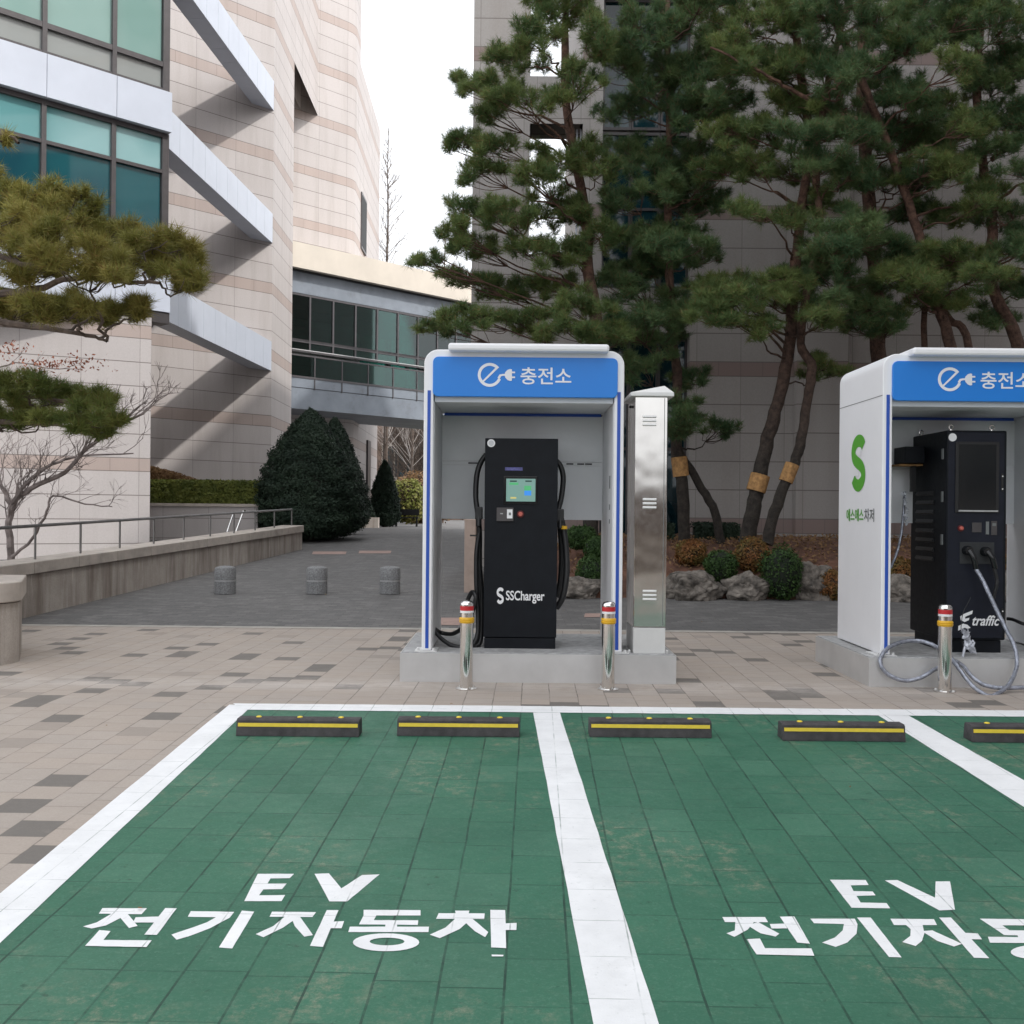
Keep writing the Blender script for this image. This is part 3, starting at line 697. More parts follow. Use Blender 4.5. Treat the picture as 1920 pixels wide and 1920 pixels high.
# ------------------------------------------------------------ granite ramp wall, pier, railing
wa = Vector((-6.96, 12.0)); wb = Vector((-5.2, 25.4)); wdv = (wb-wa).normalized(); wn_ = Vector((-wdv.y, wdv.x))
wl = thing('ramp_wall', (-6.1, 18.5, .2), 'long weathered granite wall with coping rising along the left of the grey plaza', 'wall')
def zt(t): return .72 + .45*t
n = 14
mb = MB()
for i in range(n):
    t0, t1 = i/n, (i+1)/n; p = wa.lerp(wb, t0); q = wa.lerp(wb, t1)
    mb.prism([tuple(q), tuple(q+wn_*.45), tuple(p+wn_*.45), tuple(p)][::1], [gz(q.y)-.1, gz(q.y)-.1, gz(p.y)-.1, gz(p.y)-.1], [zt(t1)-.18, zt(t1)-.18, zt(t0)-.18, zt(t0)-.18])
mb.build('wall_body', M['granite_wall'], wl)
nc = 12
for i in range(nc):
    t0, t1 = i/nc, (i+1)/nc-.0006; p = wa.lerp(wb, t0)-wn_*.05; q = wa.lerp(wb, t1)-wn_*.05
    mb = MB(); mb.prism([tuple(q), tuple(q+wn_*.55), tuple(p+wn_*.55), tuple(p)], [zt(t1)-.168, zt(t1)-.168, zt(t0)-.168, zt(t0)-.168], [zt(t1), zt(t1), zt(t0), zt(t0)]); mb.build('coping', M['granite_cope'], wl, bevel=.012)
rl = thing('railing', (-6.2, 18.5, zt(.5)), 'thin dark steel railing on top of the granite ramp wall', 'railing')
def rp(t, h): p = wa.lerp(wb, t)+wn_*.2; return (p.x, p.y, zt(t)+h)
mb = MB(); mb.tube([rp(t/20*.985, .50-.10*(t/20)) for t in range(21)], .024, 8); mb.build('top_rail', M['rail'], rl)
for i in range(12):
    t = .02+.965*i/11; mb = MB(); mb.tube([rp(t, -.02), rp(t, .49-.10*t)], .017, 8); mb.build('post', M['rail'], rl)
hr = thing('handrail', tuple(P(440, 1000, 22)), 'bright short stair handrail slanting up behind the granite wall', 'handrail')
mb = MB(); mb.tube([P(441, 1000, 22.5), P(456, 959, 23.2), P(459, 958, 23.5)], .022, 8); mb.tube([P(425, 998, 22.8), P(436, 966, 23.6)], .018, 8); mb.build('rail', M['chrome'], hr)
# the near pier: rounded end of another granite wall
pr = thing('wall_end', (-5.6, 10.4, 0), 'rounded granite wall end standing at the left edge on the light pavers', 'wall')
prof = [(-7.5, 9.85)] + [(-5.32+.38*math.cos(R(an)), 10.23+.38*math.sin(R(an))) for an in range(-90, 16, 15)] + [(-5.35, 11.2), (-7.5, 11.2)]
mb = MB(); mb.prism(prof, -.1, .60); mb.build('wall_body', M['granite_wall'], pr, smooth=True)
prof2 = [(x+(.035 if x > -6 else 0), y-.035 if y < 11 else y+.03) for x, y in prof]
mb = MB(); mb.prism(prof2, .612, .81); mb.build('coping', M['granite_cope'], pr, smooth=True, bevel=.012)
mb = MB(); mb.prism([(x-.01 if x > -6 else x, y+.01 if y < 11 else y-.01) for x, y in prof], .60, .612); mb.build('shadow_joint', M['dark'], pr)

# raised terrace with planter wall and hedges in front of the stone wall
mb = MB(); pts = [(-6.9, 29.0), (-7.2, 30.6), (-16, 30.6), (-16, 24.2), (-9.3, 27.2)]
pw = thing('planter_wall', (-8.5, 28, .8), 'low stone planter wall below the clipped green hedge', 'wall')
mb = MB(); mb.prism([(-6.95, 28.0), (-6.95, 31.0), (-14, 31.0), (-14, 28.0)][::1], .5, 1.62); mb.build('wall_body', M['stone_low'], pw)
mb = MB(); mb.prism([(-6.9, 27.95), (-6.9, 28.35), (-14, 28.35), (-14, 27.95)][::1], 1.622, 1.70); mb.build('coping', M['granite_cope'], pw)

# ------------------------------------------------------------ leaf clouds
def leaf_quads(C, N, size, squash=.5):
    """C centres (n,3), N normals-ish (n,3) -> small rhombic leaves"""
    n = len(C); t = rng.normal(size=(n, 3)); N = N + rng.normal(size=(n, 3))*.6
    N /= np.linalg.norm(N, axis=1)[:, None]+1e-9
    t -= N*np.sum(t*N, axis=1)[:, None]; t /= np.linalg.norm(t, axis=1)[:, None]+1e-9; b = np.cross(N, t)
    s = size*rng.uniform(.6, 1.3, (n, 1))
    V = np.stack([C-t*s, C-b*s*squash, C+t*s, C+b*s*squash], 1).reshape(-1, 3)
    return V, np.arange(4*n).reshape(n, 4)
def ell_cloud(c, r, n, shell=.76, lump=.12, lf=3.0):
    d = rng.normal(size=(n, 3)); d /= np.linalg.norm(d, axis=1)[:, None]
    rad = rng.uniform(shell, 1.0, (n, 1))+np.abs(rng.normal(size=(n, 1)))*.05
    ph = rng.uniform(0, 6.28, 3); bumpv = lump*(np.sin(d[:, :1]*lf*2+ph[0])+np.sin(d[:, 1:2]*lf*2.3+ph[1])+np.sin(d[:, 2:3]*lf*2.1+ph[2]))/3
    return np.array(c)+d*(rad+bumpv)*np.array(r), d
def ico(c, r, sub=3, lump=.1, seed=0):
    import bmesh
    bm = bmesh.new(); bmesh.ops.create_icosphere(bm, subdivisions=sub, radius=1); rs = np.random.default_rng(seed); ph = rs.uniform(0, 6.28, 6)
    v = []
    for x in bm.verts:
        d = x.co; k = 1+lump*(math.sin(d.x*3+ph[0])+math.sin(d.y*3.7+ph[1])+math.sin(d.z*4+ph[2])+.5*math.sin(d.x*8+ph[3])+.5*math.sin(d.z*9+ph[4]))/2
        v.append((c[0]+d.x*r[0]*k, c[1]+d.y*r[1]*k, c[2]+d.z*r[2]*k))
    f = [tuple(q.index for q in p.verts) for p in bm.faces]; bm.free(); return v, f
def shrub(name, c, r, mat, core, label, cat='shrub', group=None, n=2600, leaf=.03):
    t = thing(name, (c[0], c[1], c[2]-r[2]), label, cat, group)
    v, f = ico(c, tuple(x*.86 for x in r), 3, .06, int(abs(c[0])*100)); mb = MB(); mb.add(v, f); mb.build('branch_mass', core, t, smooth=True)
    C, D = ell_cloud(c, r, n); V, Fc = leaf_quads(C, D, leaf); npmesh('foliage', V, Fc, mat, t); return t
# hedges
def hedge(x0, x1, y0, y1, z0, z1, mat, core, label, n=9000, leaf=.05, taper=0):
    t = thing('hedge', ((x0+x1)/2, (y0+y1)/2, z0), label, 'hedge')
    mb = MB(); e_ = .06; zl, zr_ = z1, z1-taper
    mb.ext([(x0+e_, z0), (x1-e_, z0), (x1-e_, zr_-e_), ((x0+x1)/2, (zl+zr_)/2+taper*.25-e_), (x0+e_, zl-e_)], y0+e_, y1-e_); mb.build('branch_mass', core, t)
    k1 = int(n*.6); C1 = np.stack([rng.uniform(x0, x1, k1), y0+rng.uniform(-.03, .07, k1), rng.uniform(0, 1, k1)], 1)
    top = lambda x: zl+(zr_-zl)*((x-x0)/(x1-x0))**1.8
    C1[:, 2] = z0+C1[:, 2]*(top(C1[:, 0])-z0)
    k2 = n-k1; C2 = np.stack([rng.uniform(x0, x1, k2), rng.uniform(y0, y1, k2), np.zeros(k2)], 1); C2[:, 2] = top(C2[:, 0])+rng.uniform(-.06, .05, k2)
    C = np.concatenate([C1, C2]); N = np.concatenate([np.tile([0, -1, .3], (k1, 1)), np.tile([0, 0, 1.], (k2, 1))])
    V, Fc = leaf_quads(C, N, leaf); npmesh('foliage', V, Fc, mat, t)
hedge(-11.5, -6.95, 28.02, 28.9, 1.66, 2.30, M['hedge'], M['core'], 'long clipped yellow-green hedge on the planter wall', 14000, .045)
hedge(-12.5, -8.15, 29.1, 30.0, 1.62, 2.98, M['hedge_brown'], M['core_brown'], 'sloping brown bare hedge behind the clipped green one', 12000, .05, 1.0)
# cone yews
def yew(px, pyt, pyb, wpx, Y, label, n=26000, leaf=.075, group=None):
    top = P(px, pyt, Y); w2 = wpx/2/F*Y; z0 = gz(Y); h = top.z-z0; c = Vector((top.x, Y, z0))
    t = thing('conifer', tuple(c), label, 'conifer', group)
    def prof(u): return w2*(math.sin(min(1, (1-u)*1.18)*math.pi/2)**.75)*(1 if u > .08 else .55+u*5.6)
    mb = MB(); mb.lathe(c, [(max(.01, .86*prof(u/14)), .12+(h-.12)*u/14) for u in range(15)], 24); mb.build('branch_mass', M['core'], t)
    mb = MB(); mb.tube([c-Vector((0, 0, .1)), c+Vector((0, 0, .7))], .14, 8); mb.build('trunk', M['twig'], t)
    u = rng.uniform(0, 1, n)**1.25; an = rng.uniform(0, 2*np.pi, n); rp_ = np.array([prof(x) for x in u])
    tier = 1+.05*np.sin(u*52+np.sin(an*5)*1.1)+.06*np.sin(an*3+u*6)+.04*np.sin(an*9+u*20)
    rad = rp_*rng.uniform(.82, 1.03, n)*tier+.02
    C = np.stack([c.x+rad*np.cos(an), c.y+rad*np.sin(an), z0+.12+(h-.1)*u+rng.normal(size=n)*.04], 1)
    N = np.stack([np.cos(an), np.sin(an), np.full(n, .5)], 1)
    V, Fc = leaf_quads(C, N, leaf, .35); npmesh('foliage', V, Fc, M['yew'], t)
yew(583, 772, 1000, 198, 28.5, 'big dark cone-shaped yew, the widest one, by the end of the granite wall', 60000, .045)
yew(628, 788, 998, 120, 32.5, 'dark cone-shaped yew partly hidden behind the big one', 36000, .05)
yew(722, 866, 972, 54, 48, 'small dark conifer at the foot of the tall bare tree', 9000, .09)
yew(682, 930, 978, 40, 46, 'low dark round conifer beside the small cone conifer', 5000, .09)

# ------------------------------------------------------------ pines
def pix_needles(C, Dv, n, L, wd):
    m = len(C); Dr = np.repeat(Dv, n, 0); Cr = np.repeat(C, n, 0); K = m*n
    rd = rng.normal(size=(K, 3)); rd -= Dr*np.sum(rd*Dr, 1)[:, None]; rd /= np.linalg.norm(rd, axis=1)[:, None]
    th = np.radians(rng.uniform(12, 78, (K, 1))); d = Dr*np.cos(th)+rd*np.sin(th)
    base = Cr + Dr*rng.uniform(-.7, .35, (K, 1))*L; Ln = L*rng.uniform(.65, 1.15, (K, 1)); tip = base+d*Ln; tip[:, 2] -= .06*Ln[:, 0]
    s = np.cross(d, rng.normal(size=(K, 3))); s /= np.linalg.norm(s, axis=1)[:, None]
    V = np.stack([base-s*wd/2, base+s*wd/2, tip], 1).reshape(-1, 3); return V, np.arange(3*K).reshape(K, 3)
def wig(pts, n=5, amp=.03):
    """smooth a polyline with a little wander"""
    out = []; m = len(pts)
    for i in range(m-1):
        p0 = pts[max(i-1, 0)]; p1 = pts[i]; p2 = pts[i+1]; p3 = pts[min(i+2, m-1)]
        for j in range(n):
            t = j/n; q = .5*((2*p1)+(p2-p0)*t+(2*p0-5*p1+4*p2-p3)*t*t+(3*p1-p0-3*p2+p3)*t**3)
            if i or j: q = q+Vector((random.uniform(-amp, amp), random.uniform(-amp, amp), random.uniform(-amp, amp)*.4))
            out.append(q)
    out.append(pts[-1]); return out
def pine(label, trunk, Y, clumps, mat, r0=.13, r1=.05, wrap=None, L=.15, nn=28, wd=.0085, dens=.95, limbs=(), group='red pines in the planting bed', lean=0, extra_trunks=(), ysp=1.0, twig=M['bark']):
    """trunk: pixels from base up; clumps: (px,py,rx,ry) pads of needles"""
    pts = [P(x, y, Y+lean*i) for i, (x, y) in enumerate(trunk)]
    t = thing('pine_tree', tuple(pts[0]), label, 'pine tree', group)
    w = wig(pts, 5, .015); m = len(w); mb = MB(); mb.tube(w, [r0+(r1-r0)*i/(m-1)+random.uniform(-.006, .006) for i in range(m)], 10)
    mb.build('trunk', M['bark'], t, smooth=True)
    alls = list(w)
    for et, ra, rb_ in extra_trunks:
        ep = wig([P(x, y, Y+dy) for x, y, dy in et], 5, .015); k = len(ep); mb = MB(); mb.tube(ep, [ra+(rb_-ra)*i/(k-1) for i in range(k)], 8); mb.build('trunk', M['bark'], t, smooth=True); alls += ep
    if wrap:
        for (x0, y0, x1, y1, rw) in wrap:
            mb = MB(); mb.tube([P(x0, y0, Y), P((x0+x1)/2, (y0+y1)/2, Y), P(x1, y1, Y)], rw, 14); mb.build('burlap_wrap', M['wrap'], t, smooth=True)
    mb = MB(); C = []; Dv = []
    for lm in limbs:
        lp = wig([P(x, y, Y+dy) for x, y, dy in lm], 5, .03); k = len(lp); mb.tube(lp, [.05-.034*i/(k-1) for i in range(k)], 6, False); alls += lp[2:]
    for cl in clumps:
        px, py, rx, ry = cl[:4]; yy = Y + (cl[4] if len(cl) > 4 else random.uniform(-1.5, .7)*ysp)
        c = P(px, py, yy); sx = rx/F*yy; sz = ry/F*yy; sy = sx*.8
        sat = len(cl) > 5
        if not sat:
            cand = min(alls, key=lambda q: (q-c).length + (2.5 if q.z > c.z-.35*abs(q.x-c.x) else 0)); mid = cand.lerp(c, .55)+Vector((random.uniform(-.15, .15), random.uniform(-.15, .15), random.uniform(-.22, .12)))
            lp = wig([cand, cand.lerp(mid, .5)+Vector((0, 0, random.uniform(-.1, .14))), mid, c-Vector((0, 0, sz*.35))], 3, .05); k = len(lp); rr = .012+.018*min(1, (c-cand).length/2)
            mb.tube(lp, [rr+(.007-rr)*i/(k-1) for i in range(k)], 5, False); fork = lp
        else:
            lp = wig([fork[-3], fork[-3].lerp(c, .5)+Vector((random.uniform(-.06, .06), random.uniform(-.06, .06), random.uniform(-.1, .02))), c-Vector((0, 0, sz*.2))], 3, .02); k = len(lp)
            mb.tube(lp, [.008-.003*i/(k-1) for i in range(k)], 4, False)
        nt_ = max(5, int(dens*300*sx*max(sz, .12)*3.5)); 
        for _ in range(nt_):
            d = rng.normal(size=3); d /= np.linalg.norm(d); rd = rng.uniform(.25, 1.0)**.45
            if d[2] < -.3 and random.random() < .55: d[2] = abs(d[2])
            q = np.array(c)+d*rd*np.array((sx, sy, sz))
            dr = d*.7+np.array((0, 0, .65))+rng.normal(size=3)*.35; dr /= np.linalg.norm(dr); C.append(q); Dv.append(dr)
            if random.random() < .2: mb.tube([Vector(lp[-2]).lerp(lp[-1], random.random()), Vector(q)-Vector((0, 0, .02))], [.008, .004], 3, False)
    mb.build('limb', twig, t)
    V, Fc = pix_needles(np.array(C), np.array(Dv), nn, L, wd); npmesh('crown', V, Fc, mat, t)
    return t, len(C)
def filler_(x0, x1, y0, y1, n): return [(random.uniform(x0, x1), random.uniform(y0, y1), random.uniform(32, 58), random.uniform(15, 27)) for _ in range(n)]
filler = filler_
def jit(cl, n=1): 
    """each listed pad also gets small satellites so its outline breaks up"""
    out = []
    for c in cl:
        px, py, rx, ry = c[:4]; dy = random.uniform(-1.4, .6)
        out.append((px, py, rx*.62, ry*.66, dy))
        for _ in range(8):
            an = random.uniform(0, 6.28); q = random.uniform(.5, 1.3)
            out.append((px+math.cos(an)*rx*q, py+math.sin(an)*ry*q, rx*random.uniform(.2, .42), ry*random.uniform(.22, .5), dy+random.uniform(-.5, .5), 1))
    return out
pine('left-most tall pine with tiered dark pads against the white sky', [(1108, 1020), (1112, 800), (1120, 640), (1103, 500), (1096, 390), (1063, 210), (1060, 60), (1062, -80)], 18.6,
     jit([(1060,20,60,45),(985,55,50,40),(960,110,50,32),(1115,60,45,45),(865,150,30,14),(915,160,45,24),(985,185,50,26),(925,215,38,20),(1085,165,45,35),(865,268,40,18),(945,275,45,22),(1060,300,55,30),(900,320,50,20),(1005,335,50,28),
          (868,390,50,22),(935,400,50,25),(1010,405,50,28),(1070,390,45,30),(850,440,42,20),(800,490,24,12),(900,462,50,22),(985,470,50,24),(1060,470,50,25),(870,520,40,18),(940,540,60,22),(1030,540,60,24),(1090,570,50,24),(900,590,60,18),(975,602,60,22),(1060,615,60,20),(840,607,45,18),(1130,630,45,20),(1120,300,40,40),(1130,430,40,35)]),
     M['needle'], .15, .05, dens=1.15)
pine('straight pine behind the steel cabinet, with a burlap band on its trunk', [(1284, 1020), (1278, 900), (1268, 850), (1270, 720), (1258, 594), (1252, 356), (1255, 237), (1252, 77), (1250, -60)], 19.2,
     jit([(1190,40,60,40),(1290,30,55,45),(1170,120,50,35),(1245,130,50,40),(1325,100,50,35),(1180,205,50,30),(1290,200,50,35),(1350,190,45,25),(1180,285,50,30),(1240,300,45,28),(1310,290,55,30),(1375,265,40,20),(1170,370,45,28),(1290,385,50,28),(1340,370,35,20),(1180,450,50,30),
          (1260,465,55,26),(1320,480,40,22),(1190,540,50,28),(1270,560,50,25),(1180,610,50,25),(1240,640,45,22),(1210,690,40,22),(1300,705,35,16),(1285,795,50,20),(1345,800,32,16),(1275,760,30,15)]+filler_(1150, 1370, -20, 420, 12)+filler_(1150, 1300, 420, 640, 8)),
     M['needle_blue'], .125, .045, wrap=[(1277, 893, 1273, 857, .15)], dens=1.05, extra_trunks=[([(1352, 1020, .1), (1340, 960, .1), (1310, 905, .1), (1272, 842, .05), (1262, 800, 0)], .085, .07)])
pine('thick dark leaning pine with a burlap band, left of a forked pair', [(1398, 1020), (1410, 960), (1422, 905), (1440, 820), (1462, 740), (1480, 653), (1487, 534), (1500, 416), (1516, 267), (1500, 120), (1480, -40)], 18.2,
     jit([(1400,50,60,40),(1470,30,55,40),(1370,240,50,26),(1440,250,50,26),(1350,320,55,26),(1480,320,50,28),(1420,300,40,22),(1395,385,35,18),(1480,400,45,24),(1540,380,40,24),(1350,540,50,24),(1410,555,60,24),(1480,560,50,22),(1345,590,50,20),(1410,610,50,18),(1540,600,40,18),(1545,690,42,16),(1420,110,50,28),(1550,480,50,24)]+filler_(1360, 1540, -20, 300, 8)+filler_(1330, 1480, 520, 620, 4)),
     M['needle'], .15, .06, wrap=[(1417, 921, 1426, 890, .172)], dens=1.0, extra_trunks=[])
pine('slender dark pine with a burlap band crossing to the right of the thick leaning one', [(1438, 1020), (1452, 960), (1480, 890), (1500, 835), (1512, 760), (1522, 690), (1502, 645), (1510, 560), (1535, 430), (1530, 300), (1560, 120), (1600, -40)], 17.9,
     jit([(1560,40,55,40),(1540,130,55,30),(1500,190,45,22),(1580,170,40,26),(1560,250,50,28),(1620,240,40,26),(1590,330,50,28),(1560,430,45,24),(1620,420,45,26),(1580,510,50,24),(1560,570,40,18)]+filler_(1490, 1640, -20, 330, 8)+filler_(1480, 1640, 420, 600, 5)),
     M['needle_blue'], .105, .05, wrap=[(1473, 903, 1486, 870, .125)], dens=1.0, limbs=[[(1605, 223, 0), (1552, 208, -.3), (1480, 165, -.5), (1427, 137, -.7), (1332, 89, -.9)]])
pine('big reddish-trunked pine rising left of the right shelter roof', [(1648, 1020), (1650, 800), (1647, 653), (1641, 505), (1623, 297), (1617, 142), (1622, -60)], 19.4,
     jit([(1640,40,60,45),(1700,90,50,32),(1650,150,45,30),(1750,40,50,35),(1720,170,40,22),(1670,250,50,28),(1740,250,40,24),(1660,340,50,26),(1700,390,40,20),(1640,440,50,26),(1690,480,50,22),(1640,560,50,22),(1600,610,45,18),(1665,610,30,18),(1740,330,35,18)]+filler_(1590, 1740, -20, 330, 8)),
     M['needle_blue'], .16, .10, dens=1.05)
pine('thin diagonal-trunked pine between the big reddish pine and the right-most one', [(1800, 1020), (1790, 700), (1760, 570), (1730, 463), (1682, 320), (1611, 142), (1570, 47), (1540, -30)], 18.4,
     jit([(1790,120,45,28),(1780,200,35,18),(1800,320,45,22),(1760,400,45,20),(1830,380,40,22),(1700,520,60,24),(1765,510,55,22),(1830,520,55,22),(1720,565,50,20),(1790,560,45,18),(1850,345,40,20)]+filler_(1700, 1860, -20, 330, 7)+filler_(1640, 1860, 470, 600, 5)),
     M['needle'], .11, .05, dens=1.0, extra_trunks=[([(1820, 1020, .2), (1818, 660, .2), (1780, 600, .2), (1754, 564, .1)], .08, .06), ([(1733, 1020, .5), (1733, 650, .5), (1735, 552, .5)], .07, .05)])
pine('right-most reddish pine with a curving trunk near the right edge', [(1915, 1020), (1920, 800), (1908, 640), (1858, 534), (1860, 416), (1843, 297), (1831, 148), (1846, -40)], 18.9,
     jit([(1800,30,50,38),(1880,50,50,40),(1920,120,50,35),(1860,160,45,26),(1910,230,50,28),(1870,280,45,24),(1930,320,50,28),(1900,400,55,28),(1950,450,50,28),(1880,470,50,24),(1930,540,50,24),(1870,590,45,18),(1940,200,40,28),(1990,100,60,50),(2000,300,60,50),(2000,460,60,40)]+filler(1780, 1960, -20, 260, 7)),
     M['needle_blue'], .13, .06, dens=1.05, limbs=[[(1858, 300, 0), (1900, 270, -.2), (1960, 230, -.3)], [(1855, 416, 0), (1890, 360, -.3), (1930, 340, -.4)]])
# near pine reaching in from the left edge
t_, n_ = pine('olive-green pine reaching in from the left edge in front of the glazed wing', [(-260, 1085), (-250, 900), (-230, 700), (-190, 560), (-120, 400), (-60, 260), (-40, 100)], 11.8,
     [(10,262,14,8,-.2)] + jit([(60,375,60,32),(150,400,60,30),(20,430,60,36),(110,450,70,32),(210,440,60,30),(290,450,60,26),(350,480,45,22),(250,490,60,22),(340,520,40,14),(170,500,70,24),(60,500,60,26),(30,580,60,22),(110,575,60,22),(180,590,50,18),(250,580,40,15),(-40,400,60,60),(-40,560,60,50)]),
     M['needle_near'], .12, .05, L=.145, nn=26, wd=.007, dens=1.7, group=None, ysp=.3, twig=M['twig'],
     limbs=[[(-200, 600, 0), (-60, 560, -.3), (60, 545, -.5), (140, 520, -.6), (240, 530, -.7), (300, 530, -.8)], [(-190, 520, 0), (-40, 470, -.3), (60, 500, -.5), (130, 480, -.6)], [(-220, 640, 0), (-40, 605, -.2), (60, 612, -.4), (150, 625, -.5), (200, 640, -.6)], [(-60, 260, 0), (0, 250, -.2), (35, 268, -.2)]])
pine('lower green pine bough hanging over the railing at the left edge', [(-300, 1085), (-280, 900), (-240, 780), (-120, 720), (-30, 720)], 13.2,
     jit([(30,725,55,20),(110,740,60,20),(180,752,34,14),(60,775,60,22),(140,785,60,18),(190,800,30,12),(0,790,50,22),(-40,740,50,30)]),
     M['needle_near_green'], .09, .03, L=.14, nn=26, wd=.0075, dens=1.7, group=None, ysp=.3, twig=M['twig'], limbs=[[(-240, 770, 0), (-80, 745, -.2), (40, 742, -.3), (120, 752, -.4), (185, 762, -.5)], [(-240, 800, 0), (-60, 790, -.1), (60, 795, -.3), (150, 800, -.4)]])

# ------------------------------------------------------------ bare trees
def twigs(mb, p, d, L, r, depth, tips, up=.15, spread=.55):
    q = p + d*L; m = p.lerp(q, .5)+Vector((random.uniform(-.06, .06), random.uniform(-.06, .06), random.uniform(-.04, .04)))*L
    mb.tube([p, m, q], [r, r*.85, r*.65], 4 if r < .02 else 6, False)
    if depth == 0: tips.append(q); return
    for _ in range(random.choice((2, 3))):
        nd = (d + Vector((random.gauss(0, spread), random.gauss(0, spread), random.gauss(0, spread)*.8+up))).normalized(); twigs(mb, q.lerp(p, random.uniform(0, .35)), nd, L*random.uniform(.6, .85), r*.62, depth-1, tips, up, spread)
sb = thing('bare_shrub', tuple(P(20, 1050, 15)), 'leafless spreading maple shrub behind the railing with a few dry red leaves', 'shrub')
mb = MB(); tips = []
def limb(pixs, Y, ra, rb_, depth=3, every=1, L=.42):
    pts = wig([P(x, y, Y+dy) for x, y, dy in pixs], 4, .02); k = len(pts); mb.tube(pts, [ra+(rb_-ra)*i/(k-1) for i in range(k)], 7, False)
    for i in range(3, k, every):
        d = (pts[i]-pts[i-1]).normalized(); nd = (d+Vector((random.uniform(-.5, .7), random.uniform(-.5, .5), random.uniform(.1, .8)))).normalized(); twigs(mb, pts[i], nd, L*random.uniform(.6, 1.1), rb_*.7, depth, tips)
limb([(20, 1055, 0), (18, 990, 0), (22, 945, 0), (60, 915, 0), (120, 885, -.1), (165, 840, -.2), (220, 800, -.2), (270, 775, -.3)], 15, .055, .016, 3)
limb([(22, 945, 0), (50, 905, 0), (100, 870, .2), (150, 855, .3), (250, 850, .3)], 15, .035, .010, 2, 2)
limb([(20, 950, 0), (8, 920, 0), (-20, 880, .1), (-60, 820, .2)], 15, .04, .012, 3)
limb([(22, 1045, -.1), (60, 1010, -.1), (88, 960, -.2), (100, 930, -.2), (160, 945, -.2), (210, 950, -.3)], 15, .025, .008, 2, 2, .3)
limb([(-20, 700, 0), (30, 680, 0), (90, 690, 0), (150, 692, 0)], 14.4, .012, .005, 1, 3, .25)
limb([(-30, 610, 0), (20, 590, 0), (60, 560, 0)], 14.4, .012, .005, 1, 3, .25)
limb([(-60, 820, .2), (-50, 760, .0), (-30, 700, 0), (-20, 700, 0)], 14.6, .02, .012, 1, 8, .2)
limb([(-60, 820, .2), (-70, 700, .0), (-50, 640, 0), (-30, 610, 0)], 14.6, .02, .012, 1, 8, .2)
mb.build('branch', M['twig_pale'], sb)
C = []
for (cx, cy, sx, sy, k) in ((30, 570, 35, 18, 120), (110, 682, 60, 12, 230), (20, 655, 30, 12, 80)):
    for _ in range(k): C.append(P(random.gauss(cx, sx*.7), random.gauss(cy, sy*.7), 14.4+random.uniform(-.3, .3)))
V, Fc = leaf_quads(np.array(C), rng.normal(size=(len(C), 3)), .028); npmesh('dry_leaves', V, Fc, M['dry_leaf'], sb)

def tall_bare(px, pyt, Y, label, nb=70, spread=1.0, r=.16, conical=True, mat='twig_far'):
    top = P(px, pyt, Y); z0 = gz(Y); t = thing('bare_tree', (top.x, Y, z0), label, 'bare tree', 'leafless trees beyond the footbridge'); mb = MB(); h = top.z-z0
    mb.tube([(top.x+random.uniform(-.05, .05), Y, z0-.1+(h+.1)*i/8) for i in range(9)], [r*(1-i/8.6) for i in range(9)], 7); mb.build('trunk', M['twig'], t)
    mb = MB(); tp = []
    for i in range(nb):
        u = random.uniform(.18, .97); p = Vector((top.x, Y, z0+h*u)); an = random.uniform(0, 6.28); L = spread*(1-u)*h*.22+.25
        d = Vector((math.cos(an), math.sin(an), 1.1)).normalized(); twigs(mb, p, d, L*.55, .02, 2, tp, .25, .35)
    mb.build('branches', M[mat], t)
tall_bare(728, 228, 56, 'very tall slender leafless tree rising behind the footbridge in the sky gap', 130)
tall_bare(775, 470, 70, 'shorter pale leafless tree in the sky gap, right of the very tall one', 60, 1.3, .14)
tall_bare(835, 380, 66, 'leafless tree half hidden behind the tiered pads of the left-most pine', 90, 1.6, .15)
for px in (738, 748, 760, 770, 780, 790, 800, 815, 840, 870): tall_bare(px, 740+random.uniform(-30, 20), 84+random.uniform(-4, 4), 'leafless brown tree in the far row seen under the footbridge', 80, 2.4, .12, mat='twig')

# far bank, far building, bench, yellow shrub
mb = MB(); mb.add([(-20, 92, .75), (10, 92, .75), (40, 92, .75), (-20, 104, 8), (10, 104, 8.5), (40, 104, 8), (-20, 135, 15), (10, 135, 15), (40, 135, 15)], [(0, 1, 4, 3), (1, 2, 5, 4), (3, 4, 7, 6), (4, 5, 8, 7)])
tag(mb.build('hillside', M['brown_wood']), kind='structure')
C = np.stack([rng.uniform(-20, 5, 9000), rng.uniform(88, 100, 9000), rng.uniform(.8, 5.2, 9000)**1.0], 1); V, Fc = leaf_quads(C, rng.normal(size=(9000, 3)), .16); tag(npmesh('undergrowth', V, Fc, M['brown_wood']), 'brown leafless undergrowth seen far off under the footbridge', 'undergrowth', kind='stuff')
fb = thing('distant_building', (-8.5, 86, .8), 'far pale building with blue-green glazing glimpsed under the footbridge', 'building')
mb = MB(); mb.box(-11, -7.2, 86, 90, .8, 7.2); mb.build('wall', M['cream'], fb)
for i in range(4):
    mb = MB(); mb.box(-10.8+i*.95, -10.0+i*.95, 85.9, 85.99, 4.4, 7.0); fr = mb.build('window', M['frame_bridge'], fb); mb = MB(); mb.box(-10.74+i*.95, -10.06+i*.95, 85.85, 85.89, 4.5, 6.9); mb.build('pane', M['glass_low'], fr)
c = P(762, 922, 58); shrub('shrub', (c.x, 58, gz(58)+1.3), (1.15, 1.0, 1.3), M['yellow_shrub'], M['core_brown'], 'yellow-green loose shrub beyond the small conifer under the footbridge', n=4000, leaf=.09)
c = P(790, 925, 62); shrub('shrub', (c.x, 62, gz(62)+1.5), (2.0, 1.2, 1.7), M['hedge_brown'], M['core_brown'], 'brown loose shrub right of the yellow-green one under the footbridge', n=5000, leaf=.1)
